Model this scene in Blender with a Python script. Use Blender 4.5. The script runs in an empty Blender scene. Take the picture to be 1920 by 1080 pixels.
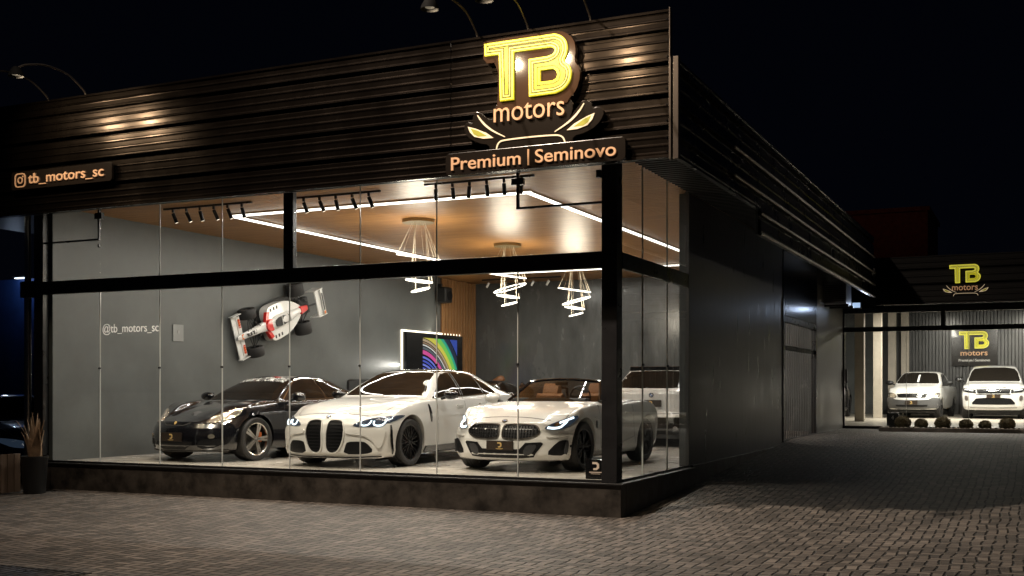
import bpy, bmesh, math, random
import numpy as np
from mathutils import Vector, Matrix
from mathutils.bvhtree import BVHTree
from mathutils.geometry import delaunay_2d_cdt
random.seed(7)
rad = math.radians
sc = bpy.context.scene
C = sc.collection

# ---------------------------------------------------------------- camera
cam_d = bpy.data.cameras.new('camera')
cam = bpy.data.objects.new('camera', cam_d); C.objects.link(cam)
cam.location = (4.557, -12.77, 1.54)
cam.rotation_euler = (rad(90), 0, rad(25.0))
cam_d.sensor_width = 36.0
cam_d.lens = 2119.0 / 1920.0 * 36.0
cam_d.shift_y = (728.0 - 540.0) / 1920.0
cam_d.clip_start = 0.1
cam_d.clip_end = 600
sc.camera = cam

# ---------------------------------------------------------------- night sky
W = bpy.data.worlds.new('World'); sc.world = W; W.use_nodes = True
wn = W.node_tree; wn.nodes.clear()
wo = wn.nodes.new('ShaderNodeOutputWorld'); wb = wn.nodes.new('ShaderNodeBackground')
wt = wn.nodes.new('ShaderNodeTexCoord'); wx = wn.nodes.new('ShaderNodeSeparateXYZ'); wr = wn.nodes.new('ShaderNodeValToRGB')
wn.links.new(wt.outputs['Generated'], wx.inputs[0]); wn.links.new(wx.outputs['Z'], wr.inputs[0])
wr.color_ramp.elements[0].position = 0.0; wr.color_ramp.elements[0].color = (0.0008, 0.0011, 0.0023, 1)
wr.color_ramp.elements[1].position = 0.5; wr.color_ramp.elements[1].color = (0.0004, 0.0006, 0.0016, 1)
wn.links.new(wr.outputs[0], wb.inputs[0]); wb.inputs[1].default_value = 1.0
wn.links.new(wb.outputs[0], wo.inputs[0])
sc.view_settings.view_transform = 'Standard'; sc.view_settings.look = 'None'
sc.view_settings.exposure = 0.0; sc.view_settings.gamma = 1.0
sc.view_settings.use_curve_mapping = False
sc.render.engine = 'CYCLES'
sc.cycles.max_bounces = 7; sc.cycles.diffuse_bounces = 3; sc.cycles.glossy_bounces = 4
sc.cycles.transparent_max_bounces = 12; sc.cycles.transmission_bounces = 4
sc.cycles.caustics_reflective = False; sc.cycles.caustics_refractive = False
sc.cycles.sample_clamp_indirect = 4.0
sc.cycles.use_denoising = True

# ---------------------------------------------------------------- lamps (lit fixtures, plus added spots without one)
def lamp(name, kind, loc, power, color=(1, 0.93, 0.83), aim=None, size=0.1, size_y=None, spot=60, blend=0.6):
    l = bpy.data.lights.new(name, kind); l.energy = power; l.color = color
    if kind == 'AREA':
        l.size = size
        if size_y: l.shape = 'RECTANGLE'; l.size_y = size_y
    elif kind == 'SPOT':
        l.shadow_soft_size = size; l.spot_size = rad(spot); l.spot_blend = blend
    else: l.shadow_soft_size = size
    o = bpy.data.objects.new(name, l); C.objects.link(o); o.location = loc
    if aim is not None:
        o.rotation_euler = (Vector(aim) - Vector(loc)).to_track_quat('-Z', 'Y').to_euler()
    return o
WARM = (1.0, 0.72, 0.45)
COOL = (1.0, 0.93, 0.84)
# the LED ceiling profile (rectangle) of the showroom
lamp('led_light', 'AREA', (-4.65, 1.90, 4.30), 165, COOL, (-4.65, 1.9, 0), 5.2, 0.05)
lamp('led_light', 'AREA', (-2.05, 6.95, 4.30), 165, COOL, (-2.05, 6.95, 0), 0.05, 9.8)
lamp('led_light', 'AREA', (-7.30, 6.95, 4.30), 165, COOL, (-7.30, 6.95, 0), 0.05, 9.8)
lamp('led_light', 'AREA', (-4.65, 12.0, 4.30), 105, COOL, (-4.65, 12.0, 0), 5.2, 0.05)
for y in (3.7, 7.2, 10.7):
    lamp('chandelier_light', 'POINT', (-4.85, y, 3.45), 95, (1, 0.86, 0.68), size=0.3)
# track spots over the front row of cars
for x, tx in ((-7.4, -7.1), (-6.7, -6.6), (-5.1, -5.0), (-4.3, -4.2), (-2.9, -2.4), (-1.9, -1.6)):
    lamp('track_light', 'SPOT', (x, 0.86, 3.98), 150, (1, 0.82, 0.62), (tx, 1.5, 0.4), 0.06, spot=75, blend=0.8)
# gooseneck lamps over the fascia
for x in (-1.38, -0.73, 0.03, -7.5, -8.21):
    lamp('fascia_light', 'SPOT', (x + 0.05, -2.24, 5.57), 66 if x > -3 else 90, (1.0, 0.78, 0.52), (x + 0.35, -1.0, 4.95), 0.05, spot=105, blend=0.7)
# tall street light left of the photographer: the roof edge shades the side yard from it
lamp('street_light', 'SPOT', (-5.0, -7.4, 13.6), 11800, (1.0, 0.82, 0.66), (0.0, 2.2, 0.0), 0.14, spot=74, blend=0.95)
# added spot without a fixture, brightens the side wall and its metal fascia
lamp('side_fill_spot', 'SPOT', (9.5, 10.0, 5.2), 300, (1.0, 0.90, 0.78), (1.0, 9.0, 5.6), 0.15, spot=78, blend=0.7)
# far showroom
for x in (1.2, 3.2, 5.4):
    lamp('far_light', 'AREA', (x, 24.0, 3.9), 270, (1, 0.92, 0.80), (x, 24.4, 0), 0.4, 3.0)
lamp('wall_washer', 'SPOT', (4.6, 29.2, 4.1), 380, (1, 0.9, 0.76), (4.3, 31.0, 2.2), 0.1, spot=110, blend=0.8)
lamp('wall_washer', 'SPOT', (1.6, 29.4, 4.1), 80, (1, 0.9, 0.76), (1.4, 31.0, 2.2), 0.1, spot=110, blend=0.8)

for x in (2.0, 3.4, 4.8): lamp('soffit_fill_spot', 'SPOT', (x, 16.0, 3.56), 60, (1.0, 0.85, 0.68), (x, 15.5, 0), 0.02, spot=100, blend=0.8)  # added spots, brighten the shrubs and paving before the rear glass
lamp('brick_fill_spot', 'SPOT', (-2.5, 38.5, 11.5), 11, (1.0, 0.75, 0.6), (-2.5, 45.0, 7.5), 0.2, spot=95, blend=0.8)  # added spot without a fixture, lifts the brick wall out of the dark
# ---------------------------------------------------------------- materials
_M = {}
def newmat(name):
    m = bpy.data.materials.new(name); m.use_nodes = True
    nt = m.node_tree; b = nt.nodes['Principled BSDF']
    return m, nt, b
def mat(name, col=(0.5, 0.5, 0.5), rough=0.5, metal=0.0, coat=0.0, emit=None, es=0.0, var=0.0, vscale=4.0, bump=0.0, bscale=30.0, stretch=None, spec=None, rvar=0.0):
    if name in _M: return _M[name]
    m, nt, b = newmat(name)
    b.inputs['Base Color'].default_value = (*col, 1)
    b.inputs['Roughness'].default_value = rough
    b.inputs['Metallic'].default_value = metal
    b.inputs['Coat Weight'].default_value = coat
    b.inputs['Coat Roughness'].default_value = 0.03
    if spec is not None: b.inputs['Specular IOR Level'].default_value = spec
    if emit:
        b.inputs['Emission Color'].default_value = (*emit, 1); b.inputs['Emission Strength'].default_value = es
    tc = mp = None
    if var or bump or rvar:
        tc = nt.nodes.new('ShaderNodeTexCoord'); mp = nt.nodes.new('ShaderNodeMapping')
        nt.links.new(tc.outputs['Object'], mp.inputs[0])
        if stretch: mp.inputs['Scale'].default_value = stretch
    if var or rvar:
        n = nt.nodes.new('ShaderNodeTexNoise'); n.inputs['Scale'].default_value = vscale; n.inputs['Detail'].default_value = 6; n.inputs['Roughness'].default_value = 0.65
        nt.links.new(mp.outputs[0], n.inputs['Vector'])
    if var:
        r = nt.nodes.new('ShaderNodeMapRange')
        r.inputs['From Min'].default_value = 0.3; r.inputs['From Max'].default_value = 0.7
        r.inputs['To Min'].default_value = 1 - var; r.inputs['To Max'].default_value = 1 + var
        nt.links.new(n.outputs['Fac'], r.inputs['Value'])
        x = nt.nodes.new('ShaderNodeVectorMath'); x.operation = 'SCALE'; x.inputs[0].default_value = col
        nt.links.new(r.outputs[0], x.inputs['Scale']); nt.links.new(x.outputs[0], b.inputs['Base Color'])
    if rvar:
        r = nt.nodes.new('ShaderNodeMapRange')
        r.inputs['From Min'].default_value = 0.3; r.inputs['From Max'].default_value = 0.7
        r.inputs['To Min'].default_value = max(0.02, rough - rvar); r.inputs['To Max'].default_value = rough + rvar
        nt.links.new(n.outputs['Fac'], r.inputs['Value']); nt.links.new(r.outputs[0], b.inputs['Roughness'])
    if bump:
        n2 = nt.nodes.new('ShaderNodeTexNoise'); n2.inputs['Scale'].default_value = bscale; n2.inputs['Detail'].default_value = 4
        nt.links.new(mp.outputs[0], n2.inputs['Vector'])
        bp = nt.nodes.new('ShaderNodeBump'); bp.inputs['Strength'].default_value = bump; bp.inputs['Distance'].default_value = 0.02
        nt.links.new(n2.outputs['Fac'], bp.inputs['Height']); nt.links.new(bp.outputs[0], b.inputs['Normal'])
    _M[name] = m
    return m
def emis(name, col, s): return mat(name, (0.02, 0.02, 0.02), 0.5, emit=col, es=s)

def glass(name, tint=(0.96, 0.98, 0.975), fac=0.03, rough=0.0):
    if name in _M: return _M[name]
    m, nt, b = newmat(name); nt.nodes.remove(b)
    o = nt.nodes['Material Output']
    t = nt.nodes.new('ShaderNodeBsdfTransparent'); t.inputs[0].default_value = (*tint, 1)
    g = nt.nodes.new('ShaderNodeBsdfGlossy'); g.inputs['Roughness'].default_value = rough
    ge = nt.nodes.new('ShaderNodeNewGeometry'); dt = nt.nodes.new('ShaderNodeVectorMath'); dt.operation = 'DOT_PRODUCT'
    nt.links.new(ge.outputs['Normal'], dt.inputs[0]); nt.links.new(ge.outputs['Incoming'], dt.inputs[1])
    def mth(op, a, b_=None, c_=None):
        n = nt.nodes.new('ShaderNodeMath'); n.operation = op; nt.links.new(a, n.inputs[0])
        if b_ is not None: n.inputs[1].default_value = b_
        if c_ is not None: n.inputs[2].default_value = c_
        return n.outputs[0]
    ab = mth('ABSOLUTE', dt.outputs['Value']); om = mth('MULTIPLY_ADD', ab, -1.0, 1.0); p5 = mth('POWER', om, 5.0); fr = mth('MULTIPLY_ADD', p5, 0.9, fac)
    class _A: pass
    ad = _A(); ad.outputs = [fr]
    mx = nt.nodes.new('ShaderNodeMixShader')
    nt.links.new(ad.outputs[0], mx.inputs[0]); nt.links.new(t.outputs[0], mx.inputs[1]); nt.links.new(g.outputs[0], mx.inputs[2])
    nt.links.new(mx.outputs[0], o.inputs[0])
    _M[name] = m
    return m

def paver_mat(name='pavers', base=(0.122, 0.106, 0.091), unit=0.1, gap=0.078):
    # real 90-degree herringbone of 0.2 x 0.1 m blocks
    m, nt, b = newmat(name)
    N = nt.nodes.new; Lk = nt.links.new
    def mt(op, a, b_=None, c_=None):
        n = N('ShaderNodeMath'); n.operation = op
        for k, v in enumerate((a, b_, c_)):
            if v is None: continue
            if isinstance(v, (int, float)): n.inputs[k].default_value = v
            else: Lk(v, n.inputs[k])
        return n.outputs[0]
    tc = N('ShaderNodeTexCoord')
    wob = N('ShaderNodeTexNoise'); wob.inputs['Scale'].default_value = 2.2; wob.inputs['Detail'].default_value = 2; Lk(tc.outputs['Object'], wob.inputs['Vector'])
    ws = N('ShaderNodeVectorMath'); ws.operation = 'MULTIPLY_ADD'; ws.inputs[1].default_value = (0.09, 0.09, 0); Lk(wob.outputs['Color'], ws.inputs[0]); Lk(tc.outputs['Object'], ws.inputs[2])
    sp = N('ShaderNodeSeparateXYZ'); Lk(ws.outputs[0], sp.inputs[0])
    X = mt('DIVIDE', sp.outputs['X'], unit); Y = mt('DIVIDE', sp.outputs['Y'], unit)
    I = mt('FLOOR', X); J = mt('FLOOR', Y); fx = mt('SUBTRACT', X, I); fy = mt('SUBTRACT', Y, J)
    k = mt('FLOORED_MODULO', mt('ADD', mt('SUBTRACT', I, J), 0.01), 4.0)
    def eq(v): return mt('COMPARE', k, v + 0.01, 0.3)
    m0, m1, m2, m3 = eq(0), eq(1), eq(2), eq(3)
    dl = mt('ADD', fx, mt('MULTIPLY', m1, 9.0)); dr = mt('ADD', mt('SUBTRACT', 1.0, fx), mt('MULTIPLY', m0, 9.0))
    db = mt('ADD', fy, mt('MULTIPLY', m2, 9.0)); dt = mt('ADD', mt('SUBTRACT', 1.0, fy), mt('MULTIPLY', m3, 9.0))
    dist = mt('MINIMUM', mt('MINIMUM', dl, dr), mt('MINIMUM', db, dt))
    ed = N('ShaderNodeMapRange'); ed.interpolation_type = 'SMOOTHSTEP'; ed.inputs['From Min'].default_value = gap * 0.45; ed.inputs['From Max'].default_value = gap * 1.9; Lk(dist, ed.inputs['Value'])
    cb = N('ShaderNodeCombineXYZ'); Lk(mt('SUBTRACT', I, m1), cb.inputs[0]); Lk(mt('SUBTRACT', J, m2), cb.inputs[1])
    wn_ = N('ShaderNodeTexWhiteNoise'); wn_.noise_dimensions = '3D'; Lk(cb.outputs[0], wn_.inputs['Vector'])
    rnd = mt('MULTIPLY_ADD', wn_.outputs['Value'], 1.0, 0.52)
    n = N('ShaderNodeTexNoise'); n.inputs['Scale'].default_value = 0.45; n.inputs['Detail'].default_value = 8; n.inputs['Roughness'].default_value = 0.7; Lk(tc.outputs['Object'], n.inputs['Vector'])
    r = N('ShaderNodeMapRange'); r.inputs['From Min'].default_value = 0.3; r.inputs['From Max'].default_value = 0.7; r.inputs['To Min'].default_value = 0.55; r.inputs['To Max'].default_value = 1.35; Lk(n.outputs['Fac'], r.inputs['Value'])
    n3 = N('ShaderNodeTexNoise'); n3.inputs['Scale'].default_value = 60; n3.inputs['Detail'].default_value = 4; Lk(tc.outputs['Object'], n3.inputs['Vector'])
    sc1 = mt('MULTIPLY', mt('MULTIPLY', rnd, r.outputs[0]), mt('MULTIPLY_ADD', n3.outputs['Fac'], 0.5, 0.75))
    fc = mt('MULTIPLY', sc1, mt('MULTIPLY_ADD', ed.outputs[0], 0.90, 0.10))
    x = N('ShaderNodeVectorMath'); x.operation = 'SCALE'; x.inputs[0].default_value = base; Lk(fc, x.inputs['Scale'])
    Lk(x.outputs[0], b.inputs['Base Color'])
    b.inputs['Roughness'].default_value = 0.6
    tilt = mt('MULTIPLY', mt('SUBTRACT', wn_.outputs['Value'], 0.5), mt('ADD', fx, fy))
    h = mt('ADD', mt('ADD', ed.outputs[0], mt('MULTIPLY', n3.outputs['Fac'], 0.35)), mt('MULTIPLY', tilt, 0.5))
    bp = N('ShaderNodeBump'); bp.inputs['Strength'].default_value = 1.0; bp.inputs['Distance'].default_value = 0.018
    Lk(h, bp.inputs['Height']); Lk(bp.outputs[0], b.inputs['Normal'])
    return m

def wood_ceiling_mat():
    m, nt, b = newmat('wood_slat_ceiling')
    N = nt.nodes.new; Lk = nt.links.new
    tc = N('ShaderNodeTexCoord'); sp = N('ShaderNodeSeparateXYZ'); Lk(tc.outputs['Object'], sp.inputs[0])
    mp = N('ShaderNodeMapping'); mp.inputs['Scale'].default_value = (0.7, 14, 1); Lk(tc.outputs['Object'], mp.inputs[0])
    n = N('ShaderNodeTexNoise'); n.inputs['Scale'].default_value = 2.0; n.inputs['Detail'].default_value = 5; Lk(mp.outputs[0], n.inputs['Vector'])
    cr = N('ShaderNodeValToRGB'); e = cr.color_ramp.elements
    e[0].position = 0.3; e[0].color = (0.28, 0.120, 0.034, 1); e[1].position = 0.72; e[1].color = (0.56, 0.29, 0.10, 1); Lk(n.outputs['Fac'], cr.inputs[0])
    Lk(cr.outputs[0], b.inputs['Base Color'])
    w = N('ShaderNodeMath'); w.operation = 'PINGPONG'; w.inputs[1].default_value = 0.05; Lk(sp.outputs['Y'], w.inputs[0])
    sm = N('ShaderNodeMapRange'); sm.inputs['From Min'].default_value = 0.0; sm.inputs['From Max'].default_value = 0.014; Lk(w.outputs[0], sm.inputs['Value'])
    hh = N('ShaderNodeMath'); hh.operation = 'MULTIPLY_ADD'; hh.inputs[1].default_value = 0.35; Lk(n.outputs['Fac'], hh.inputs[0]); Lk(sm.outputs[0], hh.inputs[2])
    bp = N('ShaderNodeBump'); bp.inputs['Strength'].default_value = 0.6; bp.inputs['Distance'].default_value = 0.01
    Lk(hh.outputs[0], bp.inputs['Height']); Lk(bp.outputs[0], b.inputs['Normal'])
    b.inputs['Roughness'].default_value = 0.36; b.inputs['Specular IOR Level'].default_value = 0.35
    return m

M_blackmetal = mat('black_steel', (0.012, 0.012, 0.013), 0.32, 0.0, rvar=0.1, vscale=3)
M_sheet = mat('dark_sheet_metal', (0.031, 0.024, 0.019), 0.25, 0.95, var=0.10, vscale=1.2, rvar=0.05, bump=0.03, bscale=2.5)
M_sheet2 = mat('black_sheet_metal', (0.022, 0.020, 0.019), 0.30, 0.6, var=0.2, vscale=2, rvar=0.08)
M_edge = mat('galvanised_edge', (0.52, 0.48, 0.43), 0.38, 0.5, var=0.2, vscale=6)
M_plinth = mat('stained_dark_plinth', (0.026, 0.021, 0.016), 0.55, var=0.7, vscale=4.5, bump=0.15, bscale=12, rvar=0.15)
M_sidewall = mat('dark_burnt_cement', (0.085, 0.084, 0.086), 0.36, var=0.60, vscale=2.6, stretch=(1, 2.2, 0.35), bump=0.08, bscale=5, rvar=0.12)
M_wallgrey = mat('grey_burnt_cement', (0.112, 0.119, 0.117), 0.46, var=0.20, vscale=1.1, bump=0.05, bscale=3, rvar=0.08)
M_wallback = mat('dark_polished_cement', (0.105, 0.108, 0.106), 0.22, var=0.25, vscale=1.5, stretch=(1.4, 1, 0.5), bump=0.13, bscale=3.5, rvar=0.12)
M_floor = mat('polished_floor', (0.46, 0.43, 0.39), 0.22, var=0.10, vscale=1.4, rvar=0.08)
M_woodceil = wood_ceiling_mat()
M_wood = mat('oak_slats', (0.38, 0.20, 0.085), 0.4, var=0.3, vscale=3, stretch=(6, 6, 0.6))
M_led = emis('led_white', (1.0, 0.95, 0.87), 3.6)
M_ledwarm = emis('led_warm', (1.0, 0.90, 0.76), 4.5)
M_strip = mat('edge_highlight_paint', (0.80, 0.76, 0.70), 0.4, 0.2)  # pale paint carries the highlights of the side fascia's metal edges
M_glass = glass('window_glass')
M_gedge = mat('glass_edge', (0.50, 0.52, 0.50), 0.15)
M_white = mat('white_paint', (0.78, 0.77, 0.74), 0.5)
M_copper = mat('copper_letters', (0.52, 0.31, 0.18), 0.45, emit=(0.75, 0.38, 0.18), es=0.30)
M_yellow = mat('yellow_neon_letters', (0.75, 0.68, 0.03), 0.4, emit=(0.88, 0.80, 0.03), es=0.34)
M_yellow2 = mat('bright_yellow_tube', (0.9, 0.85, 0.2), 0.4, emit=(1.0, 0.95, 0.16), es=0.55)
M_signblk = mat('black_acrylic', (0.012, 0.009, 0.007), 0.22, coat=0.3)
M_cream = mat('cream_outline', (0.75, 0.62, 0.45), 0.5, emit=(0.9, 0.68, 0.42), es=0.35)
M_rubber = mat('tyre_rubber', (0.020, 0.019, 0.019), 0.62, bump=0.2, bscale=40)
M_dark = mat('dark_plastic', (0.012, 0.012, 0.012), 0.45)
M_gloss = mat('gloss_black', (0.008, 0.008, 0.009), 0.08, coat=0.6)
M_chrome = mat('chrome', (0.7, 0.7, 0.7), 0.12, 1.0)
M_tan = mat('tan_leather', (0.42, 0.20, 0.085), 0.5)
M_grille = mat('grille_black', (0.005, 0.005, 0.006), 0.5, spec=0.25)
M_gap = mat('panel_gap', (0.035, 0.032, 0.030), 0.6)
M_carwhite = mat('white_car_paint', (0.70, 0.69, 0.665), 0.32, coat=1.0)
M_carblack = mat('black_car_paint', (0.006, 0.006, 0.008), 0.16, coat=1.0)
M_cargrey = mat('grey_bumper', (0.085, 0.085, 0.087), 0.5)
M_tint = mat('tinted_glass', (0.012, 0.010, 0.008), 0.03, spec=0.2)
M_tintbrown = mat('tinted_brown_glass', (0.012, 0.009, 0.007), 0.03, spec=0.16, var=0.6, vscale=1.6)
M_lens = mat('headlight_glass', (0.05, 0.06, 0.08), 0.06, 0.5, coat=1.0, emit=(0.25, 0.40, 0.65), es=0.05, bump=0.5, bscale=14)
M_drl = emis('daytime_light', (0.80, 0.92, 1.0), 2.6)
M_lenswarm = mat('clear_headlight', (0.42, 0.38, 0.32), 0.12, 0.7, coat=1.0, bump=0.9, bscale=12)
M_rimdark = mat('dark_alloy', (0.035, 0.035, 0.037), 0.25, 0.7)
M_rimsilver = mat('silver_alloy', (0.70, 0.67, 0.62), 0.22, 0.9)
M_red = mat('red_lens', (0.30, 0.012, 0.008), 0.15, coat=0.6)
M_gold = mat('gold_emblem', (0.75, 0.52, 0.20), 0.35, 0.4, emit=(0.8, 0.5, 0.2), es=0.12)
M_plate = mat('dark_plate', (0.028, 0.020, 0.016), 0.35)

# ---------------------------------------------------------------- mesh helpers
def V(*a): return Vector(a)
class MB:
    def __init__(s): s.b = bmesh.new()
    def box(s, c, d, rot=None, mi=0):
        m = Matrix.Translation(Vector(c))
        if rot: m = m @ (Matrix.Rotation(rot[2], 4, 'Z') @ Matrix.Rotation(rot[1], 4, 'Y') @ Matrix.Rotation(rot[0], 4, 'X'))
        r = bmesh.ops.create_cube(s.b, size=1.0, matrix=m @ Matrix.Diagonal((d[0], d[1], d[2], 1)))
        for v in r['verts']:
            for f in v.link_faces: f.material_index = mi
        return s
    def span(s, a, b, mi=0):
        return s.box([(a[i] + b[i]) / 2 for i in range(3)], [abs(b[i] - a[i]) for i in range(3)], mi=mi)
    def cyl(s, p0, p1, r0, r1=None, n=16, caps=True, mi=0):
        p0 = Vector(p0); p1 = Vector(p1); r1 = r0 if r1 is None else r1
        q = (p1 - p0).to_track_quat('Z', 'Y').to_matrix().to_4x4()
        m = Matrix.Translation((p0 + p1) / 2) @ q
        r = bmesh.ops.create_cone(s.b, cap_ends=caps, segments=n, radius1=r0, radius2=r1, depth=(p1 - p0).length, matrix=m)
        for v in r['verts']:
            for f in v.link_faces: f.material_index = mi
        return s
    def ring(s, pts): return [s.b.verts.new(p) for p in pts]
    def tube(s, path, r, n=8, closed=False):
        P = [Vector(p) for p in path]; rs = r if hasattr(r, '__len__') else [r] * len(P); rings = []
        up = Vector((0, 0, 1))
        for i, p in enumerate(P):
            if closed: t = P[(i + 1) % len(P)] - P[i - 1]
            else: t = P[min(i + 1, len(P) - 1)] - P[max(i - 1, 0)]
            t.normalize()
            a = t.cross(up)
            if a.length < 0.05: a = t.cross(Vector((1, 0, 0)))
            a.normalize(); c = t.cross(a)
            rings.append(s.ring([p + (a * math.cos(2 * math.pi * k / n) + c * math.sin(2 * math.pi * k / n)) * rs[i] for k in range(n)]))
        m = len(rings)
        for i in range(m if closed else m - 1):
            A = rings[i]; B = rings[(i + 1) % m]
            for k in range(n): s.b.faces.new((A[k], A[(k + 1) % n], B[(k + 1) % n], B[k]))
        if not closed:
            s.b.faces.new(rings[0]); s.b.faces.new(rings[-1][::-1])
        return s
    def lathe(s, prof, n=32, axis='Z', loc=(0, 0, 0), closed=False, caps=True):
        # prof: list of (r, h); axis: Z or Y
        rings = []
        for r, h in prof:
            pts = []
            for k in range(n):
                a = 2 * math.pi * k / n
                if axis == 'Z': p = (r * math.cos(a), r * math.sin(a), h)
                elif axis == 'Y': p = (r * math.cos(a), h, r * math.sin(a))
                else: p = (h, r * math.cos(a), r * math.sin(a))
                pts.append(Vector(p) + Vector(loc))
            rings.append(s.ring(pts))
        m = len(rings)
        for i in range(m if closed else m - 1):
            A = rings[i]; B = rings[(i + 1) % m]
            for k in range(n): s.b.faces.new((A[k], A[(k + 1) % n], B[(k + 1) % n], B[k]))
        if not closed and caps:
            for R_, (r, h) in ((rings[0], prof[0]), (rings[-1], prof[-1])):
                if r > 1e-4: s.b.faces.new(R_)
        return s
    def prism(s, poly, o, u, v, n, d, holes=()):
        # polygon (a,b) placed at o + a*u + b*v, extruded along n by d
        o = Vector(o); u = Vector(u); v = Vector(v); n = Vector(n)
        vs, fs, be = tri_poly(poly, holes)
        A = [s.b.verts.new(o + u * p[0] + v * p[1]) for p in vs]
        B = [s.b.verts.new(o + u * p[0] + v * p[1] + n * d) for p in vs]
        for f in fs:
            s.b.faces.new([A[i] for i in f]); s.b.faces.new([B[i] for i in reversed(f)])
        for i, j in be: s.b.faces.new((A[i], A[j], B[j], B[i]))
        return s
    def quad(s, *p):
        s.b.faces.new([s.b.verts.new(q) for q in p]); return s
    def build(s, name, mt, parent=None, smooth=False, bevel=0.0, mats=None, fixn=True):
        if fixn: bmesh.ops.recalc_face_normals(s.b, faces=s.b.faces)
        me = bpy.data.meshes.new(name); s.b.to_mesh(me); s.b.free()
        for m_ in (mats or [mt]): me.materials.append(m_)
        if smooth:
            for p in me.polygons: p.use_smooth = True
        o = bpy.data.objects.new(name, me); C.objects.link(o)
        if parent: o.parent = parent
        if bevel:
            md = o.modifiers.new('bevel', 'BEVEL'); md.width = bevel; md.segments = 2; md.limit_method = 'ANGLE'; md.angle_limit = rad(40)
        if smooth == 'auto':
            me.set_sharp_from_angle(angle=rad(35))
        return o

def area2(P): return sum(P[i][0] * P[(i + 1) % len(P)][1] - P[(i + 1) % len(P)][0] * P[i][1] for i in range(len(P)))
def inside(P, x, y):
    c = False; n = len(P); j = n - 1
    for i in range(n):
        if ((P[i][1] > y) != (P[j][1] > y)) and (x < (P[j][0] - P[i][0]) * (y - P[i][1]) / (P[j][1] - P[i][1]) + P[i][0]): c = not c
        j = i
    return c
def densify(P, step):
    out = []
    for i in range(len(P)):
        a = P[i]; b = P[(i + 1) % len(P)]; n = max(1, int(math.hypot(b[0] - a[0], b[1] - a[1]) / step))
        for k in range(n): out.append((a[0] + (b[0] - a[0]) * k / n, a[1] + (b[1] - a[1]) * k / n))
    return out
def smoothpoly(P, it=2, closed=True):
    for _ in range(it):
        Q = []
        n = len(P)
        for i in range(n if closed else n - 1):
            a = P[i]; b = P[(i + 1) % n]
            Q.append((a[0] * .75 + b[0] * .25, a[1] * .75 + b[1] * .25)); Q.append((a[0] * .25 + b[0] * .75, a[1] * .25 + b[1] * .75))
        if not closed: Q = [P[0]] + Q + [P[-1]]
        P = Q
    return P
def tri_poly(poly, holes=(), step=None):
    loops = [list(poly)] + [list(h) for h in holes]
    if step: loops = [densify(l, step) for l in loops]
    vs = []; ed = []
    for l in loops:
        b0 = len(vs); vs += [Vector(p) for p in l]
        ed += [(b0 + i, b0 + (i + 1) % len(l)) for i in range(len(l))]
    if step:
        xs = [p[0] for p in loops[0]]; ys = [p[1] for p in loops[0]]
        x = min(xs) + step / 2
        while x < max(xs):
            y = min(ys) + step / 2
            while y < max(ys):
                if inside(loops[0], x, y) and not any(inside(h, x, y) for h in loops[1:]):
                    if min((p[0] - x) ** 2 + (p[1] - y) ** 2 for l in loops for p in l) > (step * .45) ** 2: vs.append(Vector((x, y)))
                y += step
            x += step
    r = delaunay_2d_cdt(vs, ed, [], 0, 1e-6)
    ov = [(p[0], p[1]) for p in r[0]]
    fs = []
    for f in r[2]:
        cx = sum(ov[i][0] for i in f) / len(f); cy = sum(ov[i][1] for i in f) / len(f)
        if inside(loops[0], cx, cy) and not any(inside(h, cx, cy) for h in loops[1:]): fs.append(tuple(f))
    cnt = {}
    for f in fs:
        for i in range(len(f)):
            e = (f[i], f[(i + 1) % len(f)]); k = (min(e), max(e)); cnt.setdefault(k, []).append(e)
    be = [v[0] for v in cnt.values() if len(v) == 1]
    return ov, fs, be

def empty(name, label, cat, loc=(0, 0, 0), rz=0, group=None):
    o = bpy.data.objects.new(name, None); C.objects.link(o); o.location = loc; o.rotation_euler = (0, 0, rz)
    o.empty_display_size = 0.2
    return tag(o, label, cat, group)
def tag(o, label=None, cat=None, group=None, kind=None):
    if label: o['label'] = label
    if cat: o['category'] = cat
    if group: o['group'] = group
    if kind: o['kind'] = kind
    return o
def copy_tree(o, parent=None):
    c = o.copy(); C.objects.link(c)
    if parent: c.parent = parent
    for ch in list(o.children): copy_tree(ch, c)
    return c
def text_obj(name, s, mt, w, h, loc, rot, parent=None, extrude=0.01, offset=0.0, fit=True, space=1.0):
    cu = bpy.data.curves.new(name, 'FONT'); cu.body = s; cu.extrude = extrude; cu.offset = offset; cu.size = 1.0; cu.resolution_u = 4; cu.space_character = space
    t = bpy.data.objects.new(name, cu); C.objects.link(t)
    dg = bpy.context.evaluated_depsgraph_get()
    me = bpy.data.meshes.new_from_object(t.evaluated_get(dg))
    C.objects.unlink(t); bpy.data.objects.remove(t)
    xs = [v.co.x for v in me.vertices]; ys = [v.co.y for v in me.vertices]
    x0, x1, y0, y1 = min(xs), max(xs), min(ys), max(ys)
    sx = w / (x1 - x0); sy = h / (y1 - y0)
    for v in me.vertices: v.co.x = (v.co.x - x0) * sx; v.co.y = (v.co.y - y0) * sy
    me.materials.clear(); me.materials.append(mt)
    o = bpy.data.objects.new(name, me); C.objects.link(o); o.location = loc; o.rotation_euler = rot
    if parent: o.parent = parent
    return o

# ================================================================ SETTING
def ground():
    b = MB()
    xs = [-300, -60, -20, 20, 60, 300]
    ys = [(-300, 0), (-60, 0), (-20, 0), (0, 0), (0.3, 0.012), (10.0, 0.50), (10.6, 0.52), (60, 0.52), (300, 0.52)]
    R_ = [[b.b.verts.new((x, y, z)) for x in xs] for y, z in ys]
    for i in range(len(ys) - 1):
        for j in range(len(xs) - 1): b.b.faces.new((R_[i][j], R_[i][j + 1], R_[i + 1][j + 1], R_[i + 1][j]))
    tag(b.build('pavement', paver_mat()), kind='structure')
ground()

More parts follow.
